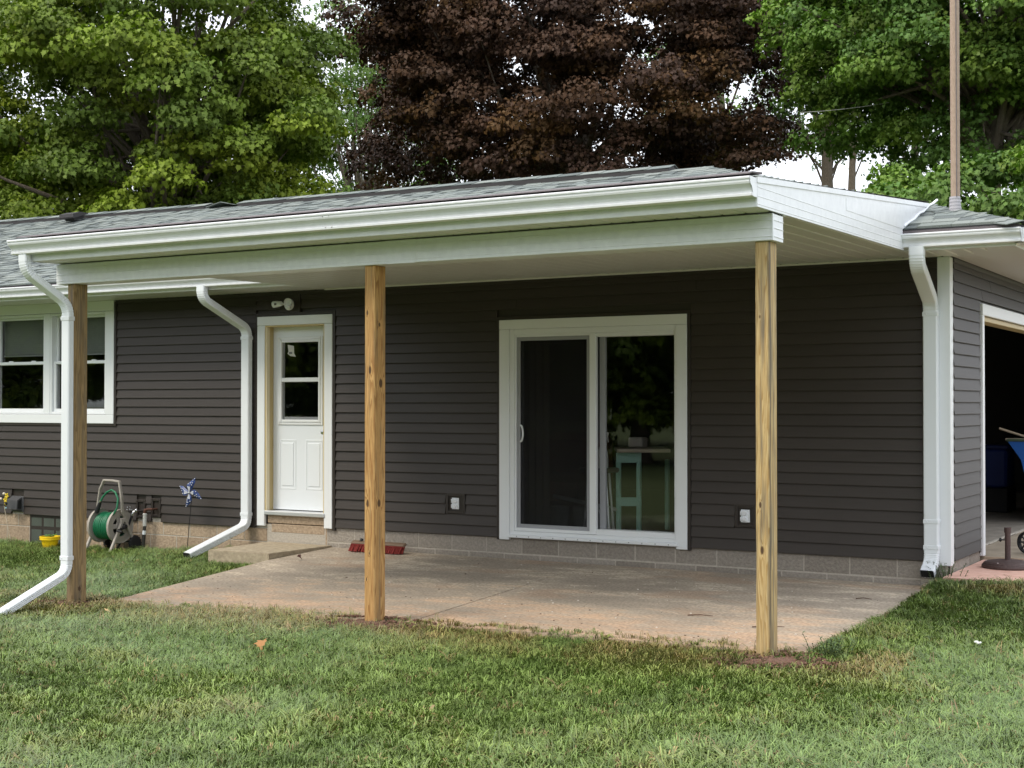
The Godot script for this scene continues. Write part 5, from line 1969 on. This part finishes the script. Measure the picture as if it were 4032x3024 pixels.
func room_things() -> void:
	# what stands in the dim room behind the sliding glass
	var o := node("sawhorse_table", self, Vector3(-3.33, 0.0, -0.9))
	tag(o, "work table with pale mint sawhorse legs behind the sliding glass", "table")
	var mint := mat(srgb(160, 208, 196), 0.6)
	var b := MB.new()
	b.box(Vector3(0.02, 0.83, -0.25), Vector3(0.52, 0.035, 0.8), 0.004, Basis(Vector3.UP, 0.5))
	put("top", b, mat(srgb(176, 166, 152), 0.6), o)
	b = MB.new()
	b.box(Vector3(0.0, 0.755, 0.0), Vector3(0.25, 0.1, 0.04), 0.004, Basis(Vector3.UP, 0.5))
	put("top_rail", b, mint, o)
	b = MB.new()
	b.box(Vector3(0.0, 0.32, 0.0), Vector3(0.25, 0.085, 0.04), 0.004, Basis(Vector3.UP, 0.5))
	put("lower_rail", b, mint, o)
	for s in [[0.09, 0.0], [-0.09, 0.0], [0.3, -0.55], [0.12, -0.6]]:
		b = MB.new()
		b.box(Vector3(s[0], 0.36, s[1] - s[0] * 0.5), Vector3(0.042, 0.72, 0.042), 0.004)
		put("leg", b, mint, o)
	var box := node("box", self, Vector3(-3.42, 0.85, -1.3))
	tag(box, "small white ribbed box standing on the work table indoors", "box")
	b = MB.new()
	b.bb(-0.08, 0.08, 0.0, 0.1, -0.07, 0.07, 0.012)
	for k in 6:
		b.bb(-0.072 + k * 0.026, -0.06 + k * 0.026, 0.01, 0.09, 0.068, 0.074, 0.002)
	put("shell", b, mat(srgb(226, 220, 214), 0.6), box)
	var bt := node("bottle", self, Vector3(-3.44, 0.665, -0.55))
	tag(bt, "translucent white spray bottle standing on a dark stool indoors", "bottle")
	b = MB.new()
	b.lathe(PackedVector2Array([Vector2(0.0, 0.0), Vector2(0.052, 0.0), Vector2(0.055, 0.02), Vector2(0.052, 0.13), Vector2(0.03, 0.22), Vector2(0.018, 0.28), Vector2(0.016, 0.31), Vector2(0.0, 0.31)]), 18)
	put("body", b, mat(srgb(206, 206, 200), 0.4), bt)
	b = MB.new()
	b.box(Vector3(0.015, 0.33, 0), Vector3(0.09, 0.035, 0.03), 0.006)
	b.rod(Vector3(0.05, 0.32, 0), Vector3(0.06, 0.25, 0), 0.006)
	put("trigger", b, mat(srgb(190, 190, 186), 0.5), bt)
	var st := node("stool", self, Vector3(-3.5, 0.045, -0.58))
	tag(st, "dark round-topped stool under the spray bottle indoors", "stool")
	b = MB.new()
	b.lathe(PackedVector2Array([Vector2(0.0, 0.575), Vector2(0.19, 0.575), Vector2(0.2, 0.59), Vector2(0.2, 0.61), Vector2(0.19, 0.62), Vector2(0.0, 0.62)]), 24)
	put("seat", b, mat(srgb(74, 66, 60), 0.5), st)
	for k in 4:
		var a := k * PI / 2 + 0.5
		b = MB.new()
		b.rod(Vector3(cos(a) * 0.12, 0.58, sin(a) * 0.12), Vector3(cos(a) * 0.18, -0.045, sin(a) * 0.18), 0.014)
		put("leg", b, M.alu, st)
	var c := node("curtain", self, Vector3(-4.16, 0.0, -0.3))
	tag(c, "grey curtain hanging gathered at the left of the sliding glass", "curtain")
	b = MB.new()
	var prev := Vector3.ZERO
	for i in 25:
		var p := Vector3(-0.12 + i * 0.016, 0.0, 0.03 * sin(i * 1.3))
		if i > 0:
			var n := (p - prev).cross(Vector3.UP).normalized()
			b.quad(prev + Vector3(0, 0.06, 0), p + Vector3(0, 0.06, 0), p + Vector3(0, 2.2, 0), prev + Vector3(0, 2.2, 0), n)
		prev = p
	put("cloth", b, mat(srgb(120, 112, 104), 0.9), c)
	var r := node("armchair", self, Vector3(-5.1, 0.0, -3.2))
	tag(r, "dull red covered armchair deep in the room behind glass", "armchair")
	b = MB.new()
	b.box(Vector3(0, 0.5, 0), Vector3(0.9, 0.9, 0.22), 0.09)
	b.box(Vector3(0, 0.28, 0.4), Vector3(0.9, 0.4, 0.6), 0.09)
	put("upholstery", b, mat(srgb(104, 36, 30), 0.9), r)
	var w := node("hand_tools", self, Vector3(-3.85, 0.0, -0.75))
	tag(w, "heap of buckets and metal pipe lying on the floor inside the left glass", "tool heap")
	b = MB.new()
	for k in 3:
		b.lathe(PackedVector2Array([Vector2(0.0, 0.0), Vector2(0.08, 0.0), Vector2(0.1, 0.26), Vector2(0.096, 0.26), Vector2(0.078, 0.02), Vector2(0.0, 0.02)]), 16, Transform3D(Basis(Vector3.UP, k), Vector3(-0.18 + k * 0.23, 0.0, -0.06 * k)))
	put("bucket", b, mat(srgb(120, 124, 126), 0.6), w)
	b = MB.new()
	b.rod(Vector3(-0.25, 0.36, 0.0), Vector3(0.42, 0.24, -0.1), 0.02)
	b.rod(Vector3(0.3, 0.3, 0.1), Vector3(0.42, 0.02, 0.16), 0.006)
	put("pipe_length", b, M.alu, w)
	var dp := node("door_tag", self, Vector3(-6.965, 1.87, -0.105))
	tag(dp, "torn white paper tag stuck inside the entry door's upper pane", "tag")
	b = MB.new()
	b.prism(PackedVector2Array([Vector2(-0.05, 0.055), Vector2(0.035, 0.04), Vector2(0.038, -0.04), Vector2(0.06, -0.075), Vector2(-0.01, -0.068), Vector2(-0.055, -0.04), Vector2(-0.04, -0.02)]), Vector3(0, 0, -0.016), Vector3.RIGHT, Vector3.UP, Vector3(0.0, 0, 0.002))
	put("paper", b, mat(srgb(216, 214, 206), 0.8), dp)
	b = MB.new()
	b.bb(-0.03, 0.012, -0.045, -0.022, -0.013, -0.011)
	put("fold", b, mat(srgb(120, 122, 122), 0.8), dp)


func leaf_clump(sd: int, n: int, size: float, spread: float) -> ArrayMesh:
	var b := MB.new()
	b.tinted = true
	R.seed = sd
	var half := [Vector2(0, 0), Vector2(0.2, -0.08), Vector2(0.44, 0.0), Vector2(0.3, 0.16), Vector2(0.58, 0.4), Vector2(0.33, 0.42), Vector2(0.27, 0.66), Vector2(0.13, 0.58), Vector2(0, 1.0)]
	var pts := []
	for p in half:
		pts.append(p)
	for i in range(half.size() - 2, 0, -1):
		pts.append(Vector2(-half[i].x, half[i].y))
	for k in n:
		var a := R.randf() * TAU
		var r := spread * sqrt(R.randf())
		var o := Vector3(cos(a) * r, R.randf_range(-0.35, 0.35) * spread - r * 0.25, sin(a) * r)
		var yaw := a + R.randf_range(-0.9, 0.9)
		var B := Basis(Vector3.UP, PI / 2 - yaw) * Basis(Vector3.RIGHT, R.randf_range(0.05, 1.1)) * Basis(Vector3.BACK, R.randf_range(-0.45, 0.45))
		var s := size * R.randf_range(0.5, 1.3)
		var t := R.randf_range(0.72, 1.28)
		b.tint = Color(t * R.randf_range(0.92, 1.08), t, t * R.randf_range(0.85, 1.1))
		var bend := R.randf_range(0.2, 0.7)
		var fn := func(p: Vector2) -> Vector3: return o + B * (Vector3(p.x, 0.3 * absf(p.x) * bend - bend * 0.5 * p.y * p.y, p.y - 0.2) * s)
		var nn := (B * Vector3.UP).normalized()
		for i in pts.size():
			b.tri(fn.call(Vector2(0, 0.35)), fn.call(pts[i]), fn.call(pts[(i + 1) % pts.size()]), nn)
	return b.mesh()


func leaf_material(rough: float, back: Color) -> StandardMaterial3D:
	var m := mat(Color.WHITE, rough)
	m.vertex_color_use_as_albedo = true
	m.backlight_enabled = true
	m.backlight = back
	m.metallic_specular = 0.3
	return m


# A broad-leaved tree: tapered trunk, limbs to the clusters, crown of many leaf sprays in overlapping pads.
# spec: at, base (crown foot height), top, rx, rz, pads, per (sprays a pad), pad (radius), trunk, leaves (mesh), mat, cols, seed, open (share of pads left out low down)
func tree(called: String, label: String, q: Dictionary) -> Node3D:
	var o := node(called, self, q.at)
	tag(o, label, "tree", q.get("group", "trees beyond the house"))
	var r := RandomNumberGenerator.new()
	r.seed = q.seed
	var cy: float = (q.base + q.top) * 0.5
	var ry: float = (q.top - q.base) * 0.5
	var list := PackedFloat32Array()
	var limbs := MB.new()
	var trunk_top := Vector3(r.randf_range(-0.4, 0.4), lerpf(q.base, q.top, 0.45), r.randf_range(-0.4, 0.4))
	var fork := Vector3(0, q.base + 0.3, 0)
	for i in q.pads:
		var d := Vector3(r.randfn(), r.randfn() * 0.95, r.randfn()).normalized()
		var shell := pow(r.randf_range(0.12, 1.0), 0.36)
		var lump := 0.86 + 0.3 * noise.get_noise_3d(d.x * 130.0 + q.seed * 77.0, d.y * 130.0, d.z * 130.0)
		var c := Vector3(d.x * q.rx, d.y * ry, d.z * q.rz) * shell * lump
		c.y += cy
		if c.y < q.base - 0.2:
			c.y = q.base + r.randf() * 0.8
		var low := sat((c.y - q.base) / (ry * 0.9))
		if r.randf() < q.get("open", 0.0) * (1.0 - low) * (1.0 - 0.75 * shell * Vector2(d.x, d.z).length()):
			continue
		var pr: float = q.pad * r.randf_range(0.65, 1.25)
		var col: Color = q.cols[r.randi() % q.cols.size()]
		var tone := r.randf_range(0.8, 1.2)
		var lean := Vector3(d.x, 0, d.z) * 0.5 + Vector3.UP
		lean = lean.normalized()
		var n := int(q.per * pr * pr / (q.pad * q.pad))
		for k in n:
			var e := Vector3(r.randfn(), r.randfn(), r.randfn()).normalized() * pow(r.randf(), 0.28)
			if e.y < 0.0:
				e.y *= 0.45
			var drop := (e.x * e.x + e.z * e.z) * 0.28
			var p := c + Vector3(e.x * pr, (e.y * 0.5 - drop) * pr, e.z * pr)
			var up := (lean * 0.9 + e * 0.55 + Vector3(r.randfn(), r.randfn(), r.randfn()) * 0.28).normalized()
			var ax := up.cross(Vector3(cos(k * 2.4), 0.1, sin(k * 2.4))).normalized()
			var s := r.randf_range(0.8, 1.2)
			var t := tone * r.randf_range(0.85, 1.15)
			push(list, Basis(ax, up, ax.cross(up)).scaled(Vector3(s, s, s)), p, Color(col.r * t, col.g * t, col.b * t))
		if i % int(q.get("limbs", 4)) == 0:
			var start := fork.lerp(trunk_top, r.randf())
			var mid := start.lerp(c, 0.5) + Vector3(0, 0.5, 0) * r.randf() + Vector3(r.randfn(), 0, r.randfn()) * 0.25
			var th: float = q.trunk * r.randf_range(0.16, 0.34)
			limbs.tube(PackedVector3Array([start, start.lerp(mid, 0.5) + Vector3(0, 0.15, 0), mid, mid.lerp(c, 0.6), c + Vector3(0, pr * 0.2, 0)]), PackedFloat32Array([th, th * 0.8, th * 0.6, th * 0.35, 0.012]), 6, false)
	var tk := MB.new()
	var w: float = q.trunk
	tk.tube(PackedVector3Array([Vector3(0, -0.6, 0), Vector3(0, 0.2, 0), Vector3(0.03, q.base * 0.5, 0), fork, fork.lerp(trunk_top, 0.5), trunk_top, trunk_top + Vector3(0.1, ry * 0.5, 0)]), PackedFloat32Array([w * 1.5, w * 1.15, w * 0.95, w * 0.85, w * 0.55, w * 0.3, w * 0.08]), 12)
	put("trunk", tk, M.bark, o)
	put("limbs", limbs, M.bark, o)
	kind(scatter("crown", q.leaves, q.mat, list, o), "stuff")
	return o


func trees() -> void:
	var big := leaf_clump(201, 11, 0.1, 0.17)
	var mid := leaf_clump(202, 11, 0.09, 0.17)
	var fine := leaf_clump(203, 9, 0.1, 0.22)
	var coarse := leaf_clump(204, 8, 0.15, 0.2)
	var g := leaf_material(0.5, Color(0.5, 0.6, 0.12))
	var pu := leaf_material(0.6, Color(0.2, 0.07, 0.04))
	var greens := [Color(0.155, 0.215, 0.026), Color(0.14, 0.2, 0.03), Color(0.175, 0.235, 0.025), Color(0.125, 0.185, 0.032), Color(0.2, 0.255, 0.026)]
	var leafg := [Color(0.12, 0.21, 0.042), Color(0.145, 0.24, 0.042), Color(0.1, 0.185, 0.04), Color(0.17, 0.26, 0.05)]
	var purple := [Color(0.062, 0.033, 0.02), Color(0.076, 0.04, 0.021), Color(0.054, 0.03, 0.02), Color(0.105, 0.057, 0.023), Color(0.068, 0.038, 0.023)]
	var far_green := [Color(0.12, 0.2, 0.045), Color(0.1, 0.18, 0.04), Color(0.14, 0.22, 0.05)]
	var t1 := tree("maple_tree", "large yellow-green maple behind the left end of the roof", {"at": Vector3(-20.6, -0.4, -12.0), "base": 3.2, "top": 14.5, "rx": 5.5, "rz": 5.0, "pads": 390, "per": 66, "pad": 0.72, "trunk": 0.34, "leaves": big, "mat": g, "cols": greens, "seed": 11})
	tree("maple_tree", "second yellow-green maple at the far left edge of the picture", {"at": Vector3(-28.5, -0.4, -9.5), "base": 3.0, "top": 14.0, "rx": 5.2, "rz": 4.8, "pads": 340, "per": 56, "pad": 0.8, "trunk": 0.34, "leaves": big, "mat": g, "cols": greens, "seed": 12})
	tree("purple_maple", "broad dark red-brown-leaved maple behind the middle of the roof", {"at": Vector3(-14.3, -0.4, -20.4), "base": 4.3, "top": 16.5, "rx": 7.0, "rz": 5.6, "pads": 500, "per": 62, "pad": 0.85, "trunk": 0.4, "leaves": mid, "mat": pu, "cols": purple, "seed": 13, "open": 0.3, "limbs": 14})
	tree("green_tree", "fresh green tree behind the garage corner, right of the mast", {"at": Vector3(-3.6, -0.4, -19.0), "base": 6.0, "top": 14.2, "rx": 5.6, "rz": 4.0, "pads": 370, "per": 58, "pad": 0.75, "trunk": 0.28, "leaves": mid, "mat": g, "cols": leafg, "seed": 14, "open": 0.3})
	tree("green_tree", "low bushy green tree just behind the garage roof", {"at": Vector3(-2.5, -0.4, -13.0), "base": 1.8, "top": 6.3, "rx": 3.6, "rz": 2.2, "pads": 190, "per": 56, "pad": 0.58, "trunk": 0.14, "leaves": mid, "mat": g, "cols": leafg, "seed": 15})
	tree("far_tree", "slender far tree showing between the green and purple maples", {"at": Vector3(-30.7, -0.4, -33.6), "base": 2.5, "top": 20.0, "rx": 4.4, "rz": 4.0, "pads": 230, "per": 44, "pad": 1.1, "trunk": 0.3, "leaves": fine, "mat": g, "cols": far_green, "seed": 16})
	var k := 0
	for q in [[Vector3(-12.6, -0.4, -30.5), 0.16, 0.16, "leaning slim bare trunk nearest the purple maple"], [Vector3(-12.0, -0.4, -32.9), 0.24, -0.05, "thickest bare grey trunk in the gap right of the purple maple"], [Vector3(-11.55, -0.4, -34.3), 0.15, 0.06, "slim bare trunk between the thickest one and the green tree"], [Vector3(-10.6, -0.4, -32.6), 0.15, 0.01, "straight bare trunk beside the green tree's leaves"], [Vector3(-10.4, -0.4, -38.0), 0.17, -0.03, "last bare trunk half hidden by the green tree"]]:
		var t := tree("bare_trunk_tree", q[3], {"at": q[0], "base": 8.2, "top": 19.0, "rx": 2.8, "rz": 2.8, "pads": 70, "per": 16, "pad": 0.8, "open": 0.85, "trunk": q[1], "leaves": fine, "mat": g, "cols": leafg, "seed": 30 + k, "group": "bare trunks in the gap"})
		t.rotation.z = q[2]
		k += 1
	for q in [[Vector3(-37, -0.4, -52), "small distant tree seen under the purple maple, left"], [Vector3(-27.3, -0.4, -57.7), "small distant tree seen under the purple maple, right"], [Vector3(-20, -0.4, -60), "small distant tree seen behind the bare trunks"]]:
		tree("far_tree", q[1], {"at": q[0], "base": 1.0, "top": 12.0, "rx": 4.5, "rz": 4.0, "pads": 90, "per": 30, "pad": 1.2, "trunk": 0.3, "leaves": fine, "mat": g, "cols": far_green, "seed": 40 + k, "group": "distant trees"})
		k += 1
	# across the lawn behind the viewer: they show in the glass and close off the low sky
	var yard := []
	for v in 2:
		yard.append(tree("yard_tree", ["dark yard tree mirrored at the glass door's right", "dark yard tree mirrored in the glass door's middle"][v], {"at": [Vector3(-20.5, -0.4, 24.0), Vector3(-13.5, -0.4, 22.5)][v], "base": 0.5, "top": 8.2, "rx": 5.8, "rz": 5.0, "pads": 240, "per": 32, "pad": 1.0, "trunk": 0.32, "leaves": coarse, "mat": g, "cols": greens, "seed": 60 + v, "group": "trees across the yard"}))
	k = 0
	var places := [[Vector3(-27.5, -0.4, 23.0), "left of the viewer and forward"], [Vector3(-6.0, -0.4, 27.0), "close behind the viewer"], [Vector3(-34.5, -0.4, 18.0), "by the left side of the lawn"], [Vector3(-10.5, -0.4, 33.0), "straight behind the viewer"], [Vector3(-41.0, -0.4, 11.0), "far left by the neighbour's side"],
		[Vector3(1.5, -0.4, 32.0), "behind the viewer, slightly right"], [Vector3(10.0, -0.4, 31.0), "behind and right of the viewer"], [Vector3(23.0, -0.4, 9.0), "across the driveway, nearer"], [Vector3(22.0, -0.4, -4.0), "across the driveway, farther"], [Vector3(-46.0, -0.4, 2.0), "at the far left fence line"], [Vector3(-25.0, -0.4, 36.0), "in the second row behind, left"], [Vector3(-17.5, -0.4, 41.0), "in the second row behind, middle"], [Vector3(-37.0, -0.4, 31.0), "in the second row, far left"],
		[Vector3(-70.0, -0.4, 104.0), "on the far side of the field, left", 2.2], [Vector3(-58.0, -0.4, 112.0), "on the far side of the field, left of middle", 2.2], [Vector3(-84.0, -0.4, 96.0), "on the far side of the field, farther left", 2.2], [Vector3(-46.0, -0.4, 114.0), "on the far side of the field, middle", 2.2], [Vector3(-33.0, -0.4, 116.0), "on the far side of the field, right of middle", 2.2], [Vector3(-20.0, -0.4, 118.0), "on the far side of the field, right", 2.2], [Vector3(-98.0, -0.4, 86.0), "on the far side of the field, farthest left", 2.2], [Vector3(-112.0, -0.4, 72.0), "on the far side of the field by the corner", 2.2]]
	for q in places:
		var y: Node3D = yard[k % 2].duplicate()
		y.name = numbered(self, "yard_tree")
		add_child(y, true)
		y.position = q[0]
		y.rotation.y = 0.9 * k
		if q.size() > 2:
			y.scale = Vector3(q[2], q[2], q[2])
		y.set_meta("label", "yard tree standing %s" % q[1])
		k += 1
